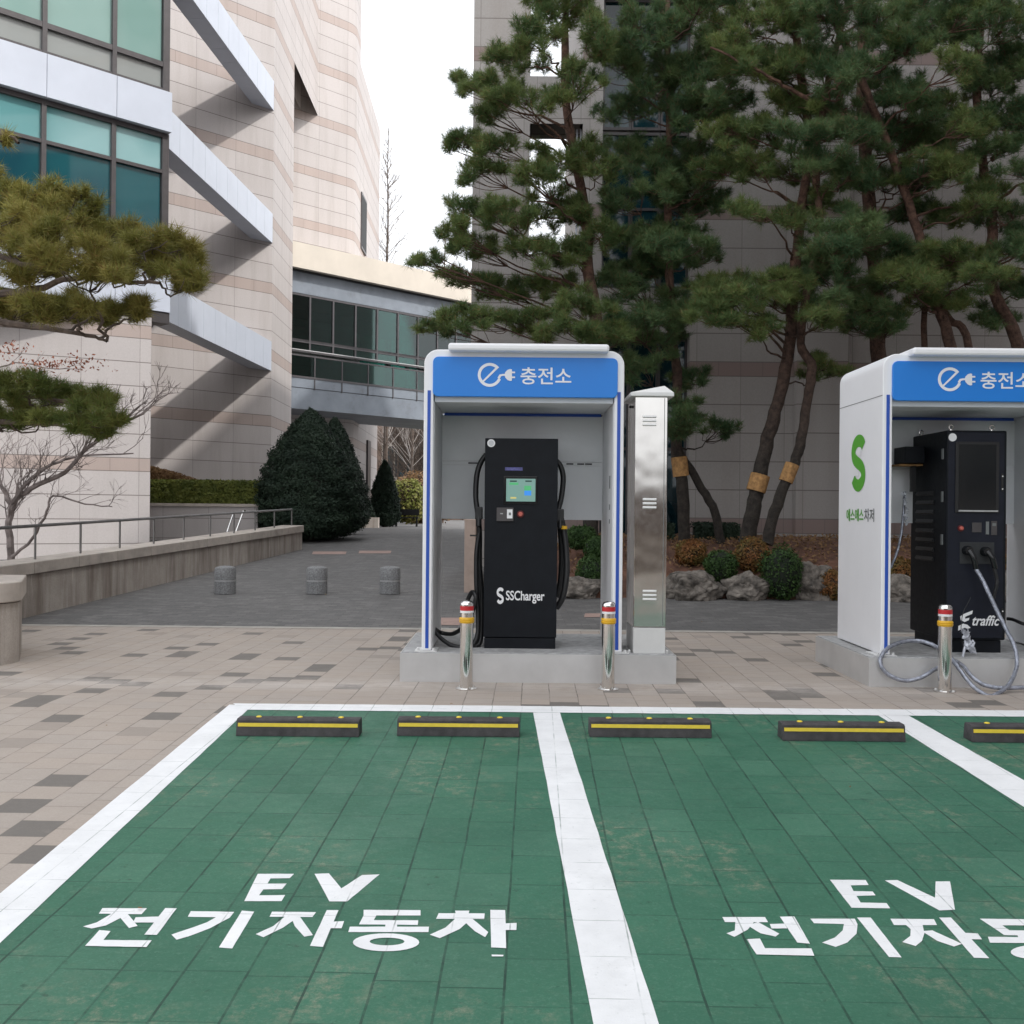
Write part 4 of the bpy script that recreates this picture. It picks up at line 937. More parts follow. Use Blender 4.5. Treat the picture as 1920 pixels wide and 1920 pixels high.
c = P(762, 972, 50); bx, by, bz = c.x, 50, gz(50)
bn_ = thing('bench', (bx, by, bz), 'small dark park bench far back on the plaza under the footbridge', 'bench')
mb = MB(); mb.box(bx-.6, bx+.6, by-.2, by+.2, bz+.40, bz+.46); mb.build('seat', M['black_rubber'], bn_)
mb = MB(); mb.box(bx-.6, bx+.6, by+.19, by+.25, bz+.55, bz+.85); mb.build('backrest', M['black_rubber'], bn_)
for sx in (-.5, .5):
    mb = MB(); mb.box(bx+sx-.03, bx+sx+.03, by-.18, by-.12, bz, bz+.40); mb.box(bx+sx-.03, bx+sx+.03, by+.205, by+.245, bz, bz+.56); mb.build('leg', M['black_rubber'], bn_)
c = G(655, 992); lw = thing('kerb_wall', (c.x, 46, gz(46)), 'low pale kerb wall at the far end of the plaza by the conifers', 'wall'); mb = MB(); mb.box(-7.4, -5.9, 45.2, 45.6, .7, 1.25); mb.build('wall_body', M['granite_wall'], lw)
sb2 = thing('stone_block', (-.88, 17.6, .2), 'tan stone wall end seen through the left shelter below its back panel', 'wall')
mb = MB(); mb.box(-.80, -.61, 17.3, 20.5, .1, 1.42); mb.build('wall_body', M['tan'], sb2, bevel=.01)

# ------------------------------------------------------------ planting bed, rocks, shrubs
mb = MB(); xs = np.linspace(.75, 16, 40); prof = [(16.75, .10), (17.0, .42), (17.35, .66), (18.2, .85), (19.5, 1.02), (21.4, 1.10)]
v = []; 
for j, (y, z) in enumerate(prof):
    for x in xs: v.append((x, y+random.uniform(-.08, .08), z+random.uniform(-.04, .04)-(0.5 if x < .8 else 0)))
nx = len(xs); f = [(j*nx+i, j*nx+i+1, (j+1)*nx+i+1, (j+1)*nx+i) for j in range(len(prof)-1) for i in range(nx-1)]
mb.add(v, f); tag(mb.build('planting_bed', M['soil'], smooth=True), kind='structure')
C = np.stack([rng.uniform(.8, 15, 9000), rng.uniform(17.0, 21.3, 9000), np.zeros(9000)], 1)
C[:, 2] = np.interp(C[:, 1], [p_[0] for p_ in prof], [p_[1] for p_ in prof])+rng.uniform(.0, .06, 9000)
V, Fc = leaf_quads(C, np.tile([0, -.2, 1.], (9000, 1)), .035); tag(npmesh('leaf_litter', V, Fc, M['hedge_brown']), 'brown fallen leaves covering the soil of the planting bed', 'leaf litter', kind='stuff')
def rock(px, pyb, wpx, hpx, Y, label, sd):
    c = P(px, pyb, Y); w2 = wpx/2/F*Y; h = hpx/F*Y; z0 = gz(Y)-.05
    vv, ff = ico((0, 0, 0), (1, 1, 1), 5, .10, sd); out = []
    from mathutils import noise as mn
    for q in vv:
        d = Vector(q); n1 = mn.noise(d*1.3+Vector((sd*7, 0, 0))); n2 = mn.noise(d*3.1+Vector((0, sd*5, 0))); n3 = mn.noise(d*9+Vector((0, 0, sd)))
        cell = mn.cell(d*1.1+Vector((sd, sd, 0))); d = d*(1+.32*n1+.14*abs(n2)*1.5+.03*n3)
        out.append((c.x+d.x*w2*1.05, Y+d.y*w2*.8, z0+h*.42+max(-.7, d.z)*h*.6))
    vv = out; mb = MB(); mb.add(vv, ff)
    tag(mb.build('boulder', M['rock'], loc=(c.x, Y, z0)), label, 'boulder', 'boulders along the planting bed')
rock(1302, 1117, 98, 58, 16.8, 'grey boulder directly right of the steel cabinet, under the bronzed shrub', 1)
rock(1398, 1122, 80, 50, 16.8, 'grey boulder below the bronzed and green shrub pair, left of the largest round shrub', 2)
rock(1520, 1126, 84, 64, 16.9, 'pale boulder right of the largest round shrub', 3)
rock(1082, 1112, 70, 44, 16.8, 'dark boulder seen inside the left shelter beside the charger hose', 4)
rock(1690, 1128, 70, 52, 16.8, 'boulder seen inside the right shelter left of the charger', 5)
rock(1610, 1128, 80, 50, 17.0, 'boulder hidden behind the side of the right shelter', 6)
rock(1900, 1128, 90, 54, 16.9, 'boulder seen between the right charger and the right edge', 8)
def sh(px, py, wpx, hpx, Y, mat, core, label):
    c = P(px, py, Y); shrub('shrub', tuple(c), (wpx/2/F*Y, wpx/2/F*Y*.9, hpx/2/F*Y), M[mat], M[core], label, group='clipped shrubs in the planting bed', n=3600, leaf=.024)
sh(1296, 1036, 60, 50, 17.5, 'box_brown', 'core_brown', 'round bronzed orange-brown shrub nearest the steel cabinet')
sh(1352, 1062, 64, 62, 17.0, 'box', 'core', 'small round green shrub between the two boulders')
sh(1410, 1044, 68, 72, 17.3, 'box_brown', 'core_brown', 'round half bronzed shrub at the foot of the leaning pines')
sh(1466, 1074, 80, 106, 16.75, 'box', 'core', 'largest round green shrub, tallest of the clipped ones')
sh(1556, 1098, 54, 60, 16.8, 'box_brown', 'core_brown', 'bronzed shrub just left of the right shelter side')
sh(1090, 1008, 58, 46, 17.8, 'box', 'core', 'topmost green shrub seen inside the left shelter under the back panel')
sh(1120, 1030, 50, 50, 17.4, 'box', 'core', 'middle green shrub inside the left shelter against its right post')
sh(1108, 1074, 54, 66, 17.0, 'box', 'core', 'lowest green shrub inside the left shelter above the boulder')
sh(1690, 1080, 56, 72, 17.2, 'box_brown', 'core', 'bronze and green shrub seen between right shelter side and its charger')
sh(1895, 1075, 60, 70, 17.3, 'box_brown', 'core', 'bronze and green shrub right of the right charger')
for i, (x0, x1) in enumerate(((1300, 1385), (1180, 1262))):
    a_ = P(x0, 1004, 20.4); b_ = P(x1, 985, 20.4); hedge(a_.x, b_.x, 20.2, 20.9, .95, b_.z, M['yew'], M['core'], ['low dark hedge at the wall foot between the pine trunks', 'low dark hedge at the wall foot behind the steel cabinet'][i], 2500, .035)

C = np.stack([rng.uniform(-7, 8, 170), rng.uniform(4.2, 24, 170), np.zeros(170)], 1); C[:, 2] = [gz(y)+.016 for y in C[:, 1]]
C = C[~((C[:, 1] > 9.1) & (C[:, 1] < 11.1) & (((C[:, 0] > -1.2) & (C[:, 0] < 1.7)) | (C[:, 0] > 3.0)))]; C = C[~((C[:, 1] > 16) & (C[:, 0] > .4)) & ~((C[:, 0] < -4.6) & (C[:, 1] > 9.5))]
V, Fc = leaf_quads(C, np.tile([0, 0, 4.], (len(C), 1)), .016); tag(npmesh('fallen_leaves', V, Fc, M['hedge_brown']), 'tiny dry leaf scraps scattered over the paving', 'leaf litter', kind='stuff')
# ------------------------------------------------------------ granite bollards on the plaza
def stone_bollard(px, pyb, label, first=None):
    c = G(px, pyb); loc = (c.x, c.y, gz(c.y))
    if first: return copy_tree(first, loc, label)
    t = thing('stone_bollard', loc, label, 'bollard', 'short granite bollards on the plaza'); r = .172
    mb = MB(); mb.lathe(loc, [(r, 0), (r, .205)], 28); mb.build('lower_drum', M['granite_grey'], t, smooth=True)
    mb = MB(); mb.lathe(loc, [(r*.96, .205), (r*.96, .232)], 28); mb.build('ring', M['granite_dark'], t, smooth=True)
    mb = MB(); mb.lathe(loc, [(r, .232), (r, .405), (r*.9, .435), (r*.5, .455), (.01, .46)], 28); mb.build('cap', M['granite_grey'], t, smooth=True); return t
s0 = stone_bollard(422, 1113, 'short grey granite bollard nearest the ramp wall, left of three')
stone_bollard(594, 1113, 'short grey granite bollard in the middle of the row of three', s0)
stone_bollard(731, 1113, 'short grey granite bollard closest to the left shelter', s0)

# ============================================================ CHARGING POINTS
PZ = .268
def plinth(x0, x1, y0, y1, label):
    t = thing('plinth', (x0, y0, 0), label, 'plinth', 'raised bases under the charging shelters')
    mb = MB(); mb.box(x0+.012, x1-.012, y0+.012, y1-.012, -.02, PZ); mb.build('top_slab', M['concrete'], t, bevel=.006)
    mb = MB(); mb.box(x0, x1, y0, y0+.008, 0, PZ-.008); mb.box(x0, x1, y1-.008, y1, 0, PZ-.008); mb.box(x0, x0+.0075, y0+.008, y1-.008, 0, PZ-.008); mb.box(x1-.0075, x1, y0+.008, y1-.008, 0, PZ-.008); mb.build('skirt', M['skirt'], t)
plinth(-1.005, 1.505, 9.3, 10.85, 'raised base under the left shelter and steel cabinet, clad in grey sheet')
plinth(3.245, 5.85, 9.27, 10.9, 'raised base under the right shelter, partly outside the right edge')

X0, X1, YF, YB, ZT = -.815, 1.015, 9.36, 10.6, 3.03
sh_ = thing('charging_shelter', (X0, YF, PZ), 'white and blue open shelter over the left charger, fully in view', 'charging shelter', 'white shelters with blue sign')
r_ = .13; th = .088
outer = [(X0, PZ+.012)] + [(X0+r_-r_*math.cos(R(a_)), ZT-r_+r_*math.sin(R(a_))) for a_ in range(0, 91, 10)] + [(X1-r_+r_*math.sin(R(a_)), ZT-r_+r_*math.cos(R(a_))) for a_ in range(0, 91, 10)] + [(X1, PZ+.012)]
ri = .06; zi = 2.945
inner = [(X1-th, PZ+.012)] + [(X1-th-ri+ri*math.cos(R(a_)), zi-ri+ri*math.sin(R(a_))) for a_ in range(0, 91, 15)] + [(X0+th+ri-ri*math.sin(R(a_)), zi-ri+ri*math.cos(R(a_))) for a_ in range(0, 91, 15)] + [(X0+th, PZ+.012)]
mb = MB()
no, ni = len(outer), len(inner)
mb.ext((outer+inner)[::-1], YF, YB)
mb.build('frame', M['white_plastic'], sh_, bevel=.008)
for q in (X0+th, X1-th-.006):
    mb = MB(); mb.box(q, q+.006, YF+.05, YB-.05, PZ+.02, 2.55); mb.build('lining', M['shelter_inner'], sh_)
# panel joint round the outside
mb = MB(); mb.box(X0-.002, X0+.003, YF+.01, YB-.01, 2.648, 2.654); mb.box(X1-.003, X1+.002, YF+.01, YB-.01, 2.648, 2.654); mb.build('panel_joint', M['grey_text'], sh_)
# sign
zs0, zs1 = 2.60, 2.962; rs = .05; sx0, sx1 = X0+.090, X1-.072
sx0 = P(812, 700, YF).x; sx1 = P(1158, 700, YF).x
def rrect(x0, x1, z0, z1, r):
    o = []
    for cx, cz, a0 in ((x1-r, z0+r, -90), (x1-r, z1-r, 0), (x0+r, z1-r, 90), (x0+r, z0+r, 180)):
        o += [(cx+r*math.cos(R(a0+q)), cz+r*math.sin(R(a0+q))) for q in range(0, 91, 15)]
    return o
mb = MB(); mb.ext(rrect(sx0, sx1, zs0, zs1, rs), YF-.022, YF+.04); sg = mb.build('sign_panel', M['sign_blue'], sh_, bevel=.004)
YS = YF-.0245
kx = lambda x, y: P(780+x/4.571, 630+y/4.571, YS)
mb = MB(); Q = lambda x, z: kx(x, -z)
ribbon(mb, arc(632, -333, 90, 38, 338, 40), 25, Q)
ribbon(mb, [(572, -392), (705, -262)], [14, 20], lambda x, z: kx(x, -z)+Vector((0, -.0006, 0)))
ribbon(mb, [(708, -362), (722, -338), (745, -333), (775, -333)], [22, 20, 16, 16], lambda x, z: kx(x, -z)+Vector((0, -.0012, 0)))
mb.poly3([kx(x, y)+Vector((0, -.0018, 0)) for x, y in [(758, 333), (765, 310), (785, 290), (806, 283), (822, 286), (822, 382), (806, 386), (785, 378), (765, 356)]])
mb.poly3([kx(x, y)+Vector((0, -.0018, 0)) for x, y in [(822, 305), (849, 305), (849, 319), (822, 319)]]); mb.poly3([kx(x, y)+Vector((0, -.0018, 0)) for x, y in [(822, 347), (849, 347), (849, 361), (822, 361)]])
mb.build('plug_emblem', M['sign_white'], sg)
p0 = kx(895, 414); p1 = kx(1332, 272); fit_text('\ucda9\uc804\uc18c', 'sign_text', M['sign_white'], sg, tuple(p0), (1, 0, -.0), (0, 0, 1), p1.x-p0.x, p1.z-p0.z, bold=.012)
mb = MB(); mb.box(X0+th+.007, X1-th-.007, YF+.05, YB-.06, 2.555, 2.93); mb.build('ceiling_box', M['shelter_inner'], sh_)
mb = MB(); mb.box(X0+th+.03, X1-th-.03, YB-.19, YB-.10, 2.525, 2.552); mb.build('cable_slot', M['strip_blue'], sh_)
mb = MB(); mb.box(-.59, .865, YF-.13, YF+.75, 3.002, 3.072); mb.build('roof_bar', M['white_plastic'], sh_, bevel=.022)
yb = 10.43
for (z0, z1) in ((2.065, 2.53), (1.475, 2.025)):
    mb = MB(); mb.box(X0+th+.007, X1-th-.007, yb, yb+.03, z0, z1); mb.build('back_panel', M['shelter_inner'], sh_, bevel=.004)
mb = MB(); mb.box(X0+th+.007, X1-th-.007, yb+.008, yb+.028, 2.027, 2.063); mb.build('panel_rail', M['shelter_inner'], sh_)
mb = MB()
for q in (-.45, -.40, .55, .66, .74): mb.box(q, q+.07, yb+.001, yb+.007, 2.038, 2.052)
mb.build('rail_slots', M['black_rubber'], sh_)
for sx in (X0+.033, X1-.062):
    mb = MB(); mb.box(sx, sx+.03, YF-.004, YF+.006, PZ+.03, 2.655); mb.build('blue_strip', M['strip_blue'], sh_)
for sx in (X0-.06, X1-.14):
    mb = MB(); mb.box(sx, sx+.20, YF-.035, YF+.22, PZ+.001, PZ+.011)
    for bxo in (.03, .17): mb.lathe((sx+bxo, YF-.015, PZ+.01), [(.013, 0), (.013, .022)], 6)
    mb.build('foot_plate', M['cab_plain'], sh_)
# marks on the outside of the left side wall: S with plugs, Korean name
XW = X0-.0035
def W(y, z, e_=0): return Vector((XW-e_, y, z))
Sy, Sz = 10.0, 2.06
def smap(x, z, e_=0): return W(Sy-x*.235, Sz+z*.24, e_)      # x to the reader's right = toward the front
spts = [(.60, .66), (.45, .82), (.15, .90), (-.2, .88), (-.5, .72), (-.62, .45), (-.5, .20), (-.15, .03), (.2, -.08), (.5, -.26), (.60, -.50), (.48, -.74), (.15, -.90), (-.15, -.90), (-.42, -.80), (-.60, -.62)]
def smooth2(p, n=4):
    v = wig([Vector((a_, b_, 0)) for a_, b_ in p], n, 0); return [(q.x, q.y) for q in v]
mb = MB(); ribbon(mb, smooth2(spts), .50, lambda x, z: smap(x, z)); mb.build('side_emblem', M['green_logo'], sh_)
mb = MB()
for (cx, cz, s) in ((.10, .42, 1), (-.10, -.42, -1)):
    for pl in ([(-.16, -.13), (.10, -.13), (.18, 0), (.10, .13), (-.16, .13)], [(.18*0+.12, -.09), (.36, -.09), (.36, -.03), (.12, -.03)], [(.12, .03), (.36, .03), (.36, .09), (.12, .09)]):
        mb.poly3([smap(cx+s*a_, cz+s*b_, .0015) for a_, b_ in pl])
mb.build('plug_symbol', M['white_plastic'], sh_)
fit_text('\uc5d0\uc2a4\uc5d0\uc2a4', 'side_text', M['green_logo'], sh_, (XW, 10.34, 1.49), (0, -1, 0), (0, 0, 1), .50, .125, bold=.02)
fit_text('\ucc28\uc800', 'side_text', M['grey_text'], sh_, (XW, 9.82, 1.49), (0, -1, 0), (0, 0, 1), .27, .125, bold=.02)
# small notices on the inner face of the right wall
mb = MB(); xi = X1-th-.0085; mb.box(xi, xi+.002, 9.62, 9.70, 1.78, 1.90); mb.box(xi, xi+.002, 9.63, 9.69, 1.58, 1.63); mb.box(xi, xi+.002, 9.63, 9.69, 1.45, 1.49); mb.build('notice', M['grey_text'], sh_)
copy_tree(sh_, (X0+4.195, YF, PZ), 'white and blue open shelter cut by the right edge, green S emblem on its side')

# left charger
def charger_left():
    y0 = 9.61; x0 = P(908, 1000, y0).x; x1 = P(1045, 1000, y0).x; zt_ = P(976, 822, y0).z
    t = thing('charger', ((x0+x1)/2, y0, PZ), 'plain black charger cabinet with lit screen standing in the left shelter', 'charger')
    mb = MB(); mb.box(x0, x1, y0, y0+.62, PZ+.105, zt_); mb.build('body', M['black_metal'], t, bevel=.006)
    mb = MB(); mb.box(x0+.008, x1-.008, y0+.006, y0+.60, PZ, PZ+.098); mb.build('base', M['black_metal'], t, bevel=.004)
    def q(px, py, e_=.003): v = P(px, py, y0-e_); return v
    def plate(name, m, px0, py0, px1, py1, e0, e1, par=t, bev=0):
        a_ = P(px0, py1, y0); b_ = P(px1, py0, y0); mb = MB(); mb.box(a_.x, b_.x, y0-e1, y0-e0, a_.z, b_.z); return mb.build(name, M[m], par, bevel=bev)
    sc_ = plate('screen', 'black_gloss', 944, 893, 1008, 945, -.001, .012, bev=.004)
    k = NT('screen_image'); k.setc((.13, .24, .21)); k.b.inputs['Emission Color'].default_value = (.30, .52, .46, 1); k.b.inputs['Emission Strength'].default_value = .14; k.rough(.2)
    M['scr'] = k.m; plate('display', 'scr', 949, 898, 1004, 940, .012, .0135, sc_)
    for nm, c, em in (('scr_g', (.06, .30, .12), .35), ('scr_b', (.03, .16, .45), .5), ('scr_d', (.02, .06, .05), .05), ('scr_y', (.4, .35, .12), .4)):
        k = NT(nm); k.setc(c); k.b.inputs['Emission Color'].default_value = (*c, 1); k.b.inputs['Emission Strength'].default_value = em; k.rough(.2); M[nm] = k.m
    plate('display_tile', 'scr_g', 983, 911, 996, 920, .0135, .0145, sc_); plate('display_tile', 'scr_b', 983, 920, 996, 929, .0135, .0145, sc_)
    for (a_, b_, c_, d_) in ((956, 901, 969, 903.5), (985, 901, 997, 903.5)): plate('display_caption', 'scr_d', a_, b_, c_, d_, .0135, .0145, sc_)
    plate('display_tile', 'scr_g', 955, 905, 972, 909, .0135, .0145, sc_); plate('display_tile', 'scr_y', 957, 932, 968, 935, .0135, .0145, sc_)
    cr = plate('card_reader', 'frame_dark', 931, 952, 963, 977, 0, .02, bev=.003); plate('card_slot', 'mark_white', 950.5, 955, 961, 972, .02, .022, cr); plate('card_mark', 'grey_text', 954, 961, 958, 966, .022, .023, cr); plate('card_mark', 'granite_dark', 938, 962, 943, 964, .0202, .021, cr)
    c = q(976, 964, 0); mb = MB(); mb.lathe(c, [(.034, 0), (.034, .008), (.029, .012)], 20, 'Y'); bt = mb.build('button_ring', M['dark_red'], t); mb = MB(); mb.lathe(c, [(.021, .012), (.021, .03), (.015, .036)], 20, 'Y'); mb.build('button', M['red_pale'], bt)
    plate('maker_strip', 'strip_dim', 947, 876.5, 980, 882, .0, .002)
    c = q(921, 831, 0); mb = MB(); mb.lathe(c, [(.037, 0), (.037, .003)], 28, 'Y'); sk = mb.build('sticker', M['mark_white'], t); mb = MB(); mb.lathe(c+Vector((0, -.003, 0)), [(.026, 0), (.026, .0012)], 24, 'Y'); mb.build('sticker_centre', M['pale_grey'], sk)
    # logo
    cx, cz = q(938, 1117).x, q(938, 1117).z; ff = lambda x, z: Vector((cx+x*.040, y0-.002, cz+z*.068))
    mb = MB(); ribbon(mb, smooth2(spts), .46, ff); mb.build('emblem', M['mark_white'], t)
    mb = MB()
    for (ax, az, s) in ((.12, .42, 1), (-.12, -.42, -1)):
        mb.poly3([ff(ax+s*a_, az+s*b_)+Vector((0, -.001, 0)) for a_, b_ in [(-.15, -.12), (.15, -.12), (.32, 0), (.15, .12), (-.15, .12)]])
    mb.build('plug_symbol', M['black_metal'], t)
    a_ = q(948.5, 1131); b_ = q(1021, 1108); fit_text('SSCharger', 'front_text', M['mark_white'], t, (a_.x, y0-.002, a_.z), (1, 0, -.006), (0, 0, 1), b_.x-a_.x, b_.z-a_.z, bold=.018, spacing=.98)
    # hoses and holsters
    def hose(name, pp, r, m='black_rubber'):
        mb = MB(); mb.tube(wig([P(x, y, Y) for x, y, Y in pp], 7, 0), r, 10); return mb.build(name, M[m], t, smooth=True)
    hose('hose', [(912, 852, 9.85), (901, 868, 9.85), (894, 892, 9.84), (892, 930, 9.82), (896, 965, 9.80), (899, 1000, 9.80), (899, 1060, 9.8), (903, 1120, 9.8), (902, 1180, 9.75), (898, 1207, 9.7), (880, 1215, 9.66)], .026)
    hose('hose', [(898, 1000, 9.74), (893, 1040, 9.72), (893, 1100, 9.70), (896, 1150, 9.70), (895, 1190, 9.68), (882, 1212, 9.64), (850, 1211, 9.66), (826, 1196, 9.72), (815, 1180, 9.8), (826, 1186, 9.95), (850, 1188, 9.9), (872, 1172, 9.75), (884, 1150, 9.66), (892, 1122, 9.62), (886, 1110, 9.66), (879, 1120, 9.7), (872, 1140, 9.72)], .021)
    hose('hose', [(1040, 862, 9.85), (1050, 872, 9.85), (1056, 895, 9.84), (1053, 930, 9.82), (1047, 955, 9.8)], .026)
    hose('hose', [(1050, 965, 9.78), (1057, 995, 9.76), (1062, 1040, 9.74), (1062, 1080, 9.72), (1055, 1120, 9.72), (1043, 1140, 9.74)], .03)
    hose('hose', [(1050, 990, 9.84), (1053, 1040, 9.84), (1051, 1085, 9.84), (1044, 1120, 9.84)], .026)
    for (px, py) in ((898, 962), (1050, 966)):
        c = P(px, py, 9.78); mb = MB(); mb.obox(c, (.035, 0, 0), (0, .06, 0), (0, 0, .06)); mb.tube([c+Vector((0, -.02, .02)), c+Vector((.0, -.05, -.13))], [.034, .026], 10); mb.build('plug_holder', M['black_rubber'], t, bevel=.01)
    c = P(1057, 986, 9.74); mb = MB(); mb.tube([c, c+Vector((0, 0, -.03))], .034, 10); mb.build('hose_tag', M['yellow'], t)
    c = P(889, 1004, 9.74); mb = MB(); mb.obox(c, (.04, 0, 0), (0, .01, 0), (0, 0, .008)); mb.build('hose_hook', M['black_rubber'], t)
M['dark_red'] = simple('dark_red', (.10, .006, .008), .4); M['red_pale'] = simple('faded_red', (.55, .13, .10), .4); M['strip_dim'] = simple('violet_strip', (.10, .10, .30), .4, 0, .3, 40); M['pale_grey'] = simple('pale_grey', (.6, .61, .63), .5)
charger_left()

# steel cabinet
cf = 9.35
xa, xb = P(1189, 1000, cf).x, P(1250, 1000, cf).x; cb = thing('steel_cabinet', ((xa+xb)/2, cf, PZ), 'tall narrow mirror-polished steel cabinet with louvres beside the left shelter', 'cabinet')
zc = P(1220, 744, cf).z; zb_ = P(1220, 1177, cf).z
mb = MB(); mb.box(xa, xb, cf, cf+.58, zb_+.004, zc); mb.build('body', M['cab_steel'], cb, bevel=.006)
mb = MB(); mb.box(xa+.003, xb-.003, cf+.003, cf+.58, PZ, zb_); mb.build('base', M['cab_plain'], cb, bevel=.004)
mb = MB(); mb.box(xb-.032, xb-.027, cf-.003, cf+.001, zb_+.02, zc-.01); mb.build('door_joint', M['grey_text'], cb)
e_ = .05; zx = zc+.10; mb = MB()
v = [(xa-e_, cf-e_, zc), (xb+e_, cf-e_, zc), (xb+e_, cf+.63, zc), (xa-e_, cf+.63, zc), (xa-e_, cf-e_, zc+.035), (xb+e_, cf-e_, zc+.035), (xb+e_, cf+.63, zc+.035), (xa-e_, cf+.63, zc+.035), (xb-.035, cf-.02, zx), (xb-.035, cf+.6, zx)]
mb.add(v, [(0, 3, 2, 1), (0, 1, 5, 4), (1, 2, 6, 5), (2, 3, 7, 6), (3, 0, 4, 7), (4, 5, 8), (5, 6, 9, 8), (6, 7, 9), (7, 4, 8, 9)]); mb.build('pitched_roof', M['cab_plain'], cb, bevel=.006)
for py in (789, 944, 1116):
    c = P(1219, py, cf); mb = MB()
    for k in (-1, 0, 1): mb.obox(c+Vector((-.006, -.006, k*.037)), (.062, 0, 0), (0, .007, -.004), (0, .003, .008))
    mb.build('louvre', M['cab_plain'], cb, bevel=.002)
mb = MB(); mb.lathe((xa-.001, cf+.3, 2.55), [(.012, 0), (.012, .02)], 8, 'X'); mb.build('lock', M['black_rubber'], cb)
for sx in (xa-.05, xb+.0):
    mb = MB(); mb.lathe((sx+.02, cf+.05, PZ), [(.014, 0), (.014, .02), (.008, .03)], 6); mb.build('anchor_bolt', M['cab_plain'], cb)

# right charger
def charger_right():
    y0 = 9.62; x0 = P(1774, 1000, y0).x; x1 = P(1887, 1000, y0).x; zt_ = P(1830, 807, y0).z
    t = thing('charger', ((x0+x1)/2, y0, PZ), 'larger black charger with dark tall screen and louvred side in the right shelter', 'charger')
    mb = MB(); mb.box(x0, x1, y0, y0+.86, PZ+.12, zt_); mb.build('body', M['black_metal'], t, bevel=.014)
    mb = MB(); mb.box(x0+.03, x1-.03, y0+.03, y0+.80, PZ, PZ+.115); mb.build('base', M['black_metal'], t)
    mb = MB(); mb.box(x0+.01, x1-.03, y0-.012, y0-.001, PZ+.14, zt_-.02); mb.build('door', M['door_black'], t, bevel=.006)
    yd = y0-.012
    def plate(name, m, px0, py0, px1, py1, e0, e1, par=t, bev=0):
        a_ = P(px0, py1, yd); b_ = P(px1, py0, yd); mb = MB(); mb.box(a_.x, b_.x, yd-e1, yd-e0, a_.z, b_.z); return mb.build(name, M[m], par, bevel=bev)
    sc_ = plate('screen', 'black_rubber', 1790, 829, 1873, 961, 0, .014, bev=.004); plate('display', 'black_gloss', 1796, 834, 1867, 955, .014, .016, sc_); plate('lower_trim', 'granite_dark', 1796, 957, 1870, 959, .014, .017, sc_)
    c = P(1801, 990.5, yd); mb = MB(); mb.lathe(c, [(.030, 0), (.030, .01)], 20, 'Y'); bt = mb.build('button_ring', M['dark_red'], t); mb = MB(); mb.lathe(c, [(.018, .01), (.018, .03), (.012, .036)], 16, 'Y'); mb.build('button', M['red_pale'], bt)
    plate('card_reader', 'frame_dark', 1822, 980, 1840, 998, 0, .008, bev=.002); plate('key_panel', 'grey_text', 1848, 978, 1854, 1002, 0, .006); kp = plate('key_panel', 'frame_dark', 1858, 977, 1869, 1003, 0, .006); plate('key_mark', 'grey_text', 1860, 981, 1867, 986, .006, .008, kp)
    rc = plate('connector_bay', 'dark', 1799, 1017, 1864, 1057, 0, .006, bev=.002)
    for (a_, b_, c_, d_) in ((1812, 1032, 1830, 1066), (1846, 1034, 1866, 1066)):
        p = P(a_, b_, yd-.01); q = P(c_, d_, yd-.09); mb = MB(); mb.lathe(p+Vector((0, 0, 0)), [(.045, 0), (.045, .05), (.034, .07)], 16, 'Y'); mb.tube(wig([p+Vector((0, -.06, 0)), p.lerp(q, .5)+Vector((.0, -.05, .02)), q], 4, 0), .026, 10); mb.build('plug', M['black_gloss'], t, smooth=True)
    c = P(1786, 820, yd); mb = MB(); mb.lathe(c, [(.038, 0), (.038, .003)], 28, 'Y'); mb.build('sticker', M['mark_white'], t)
    # louvres and hinges on the left side
    for i in range(8):
        z = P(1740, 925+i*17.5, 10).z; mb = MB(); mb.obox((x0-.006, y0+.48, z), (.010, 0, -.006), (0, .21, 0), (.006, 0, .016)); mb.build('louvre', M['black_rubber'], t)
    for py in (850, 931, 1012):
        z = P(1764, py, y0).z; mb = MB(); mb.box(x0-.012, x0-.001, y0+.06, y0+.10, z-.05, z+.05); mb.build('hinge', M['grey_text'], t, bevel=.003)
    for py in (905, 1158):
        z = P(1879, py, yd).z; xx = P(1879, py, yd).x; mb = MB(); mb.box(xx-.010, xx+.010, yd-.008, yd+.013, z-.085, z+.085); hd = mb.build('handle', M['black_rubber'], t, bevel=.003)
        mb = MB(); mb.lathe((xx, yd-.008, z-.06), [(.007, 0), (.007, .004)], 10, 'Y'); mb.lathe((xx, yd-.008, z+.06), [(.007, 0), (.007, .004)], 10, 'Y'); mb.build('lock', M['cab_plain'], hd)
    for (xx, yy) in ((x0+.08, y0+.1), (x1-.1, y0+.1), (x0+.06, y0+.76), (x1-.1, y0+.76)):
        mb = MB(); mb.lathe((xx, yy, zt_-.002), [(.014, 0), (.014, .018)], 10); pts = [Vector((xx+.022*math.cos(R(a_)), yy, zt_+.036+.022*math.sin(R(a_)))) for a_ in range(0, 361, 30)]; mb.tube(pts, .006, 6); mb.build('lifting_eye', M['chrome'], t)
    # side junction box on the left flank
    mb = MB(); mb.box(x0-.20, x0-.002, y0+.50, y0+.80, P(1700, 869, 10.2).z, P(1700, 838, 10.2).z); jb = mb.build('junction_box', M['black_metal'], t, bevel=.008)
    zb2 = P(1700, 870, 10.2).z; mb = MB(); mb.box(x0-.24, x0-.005, y0+.55, y0+.80, zb2-.018, zb2-.002); mb.build('bracket', M['wrap'], t)
    mb = MB(); mb.box(x0-.10, x0-.05, y0+.60, y0+.64, P(1700, 922, 10.2).z, zb2-.02); mb.build('cable_gland', M['black_rubber'], t)
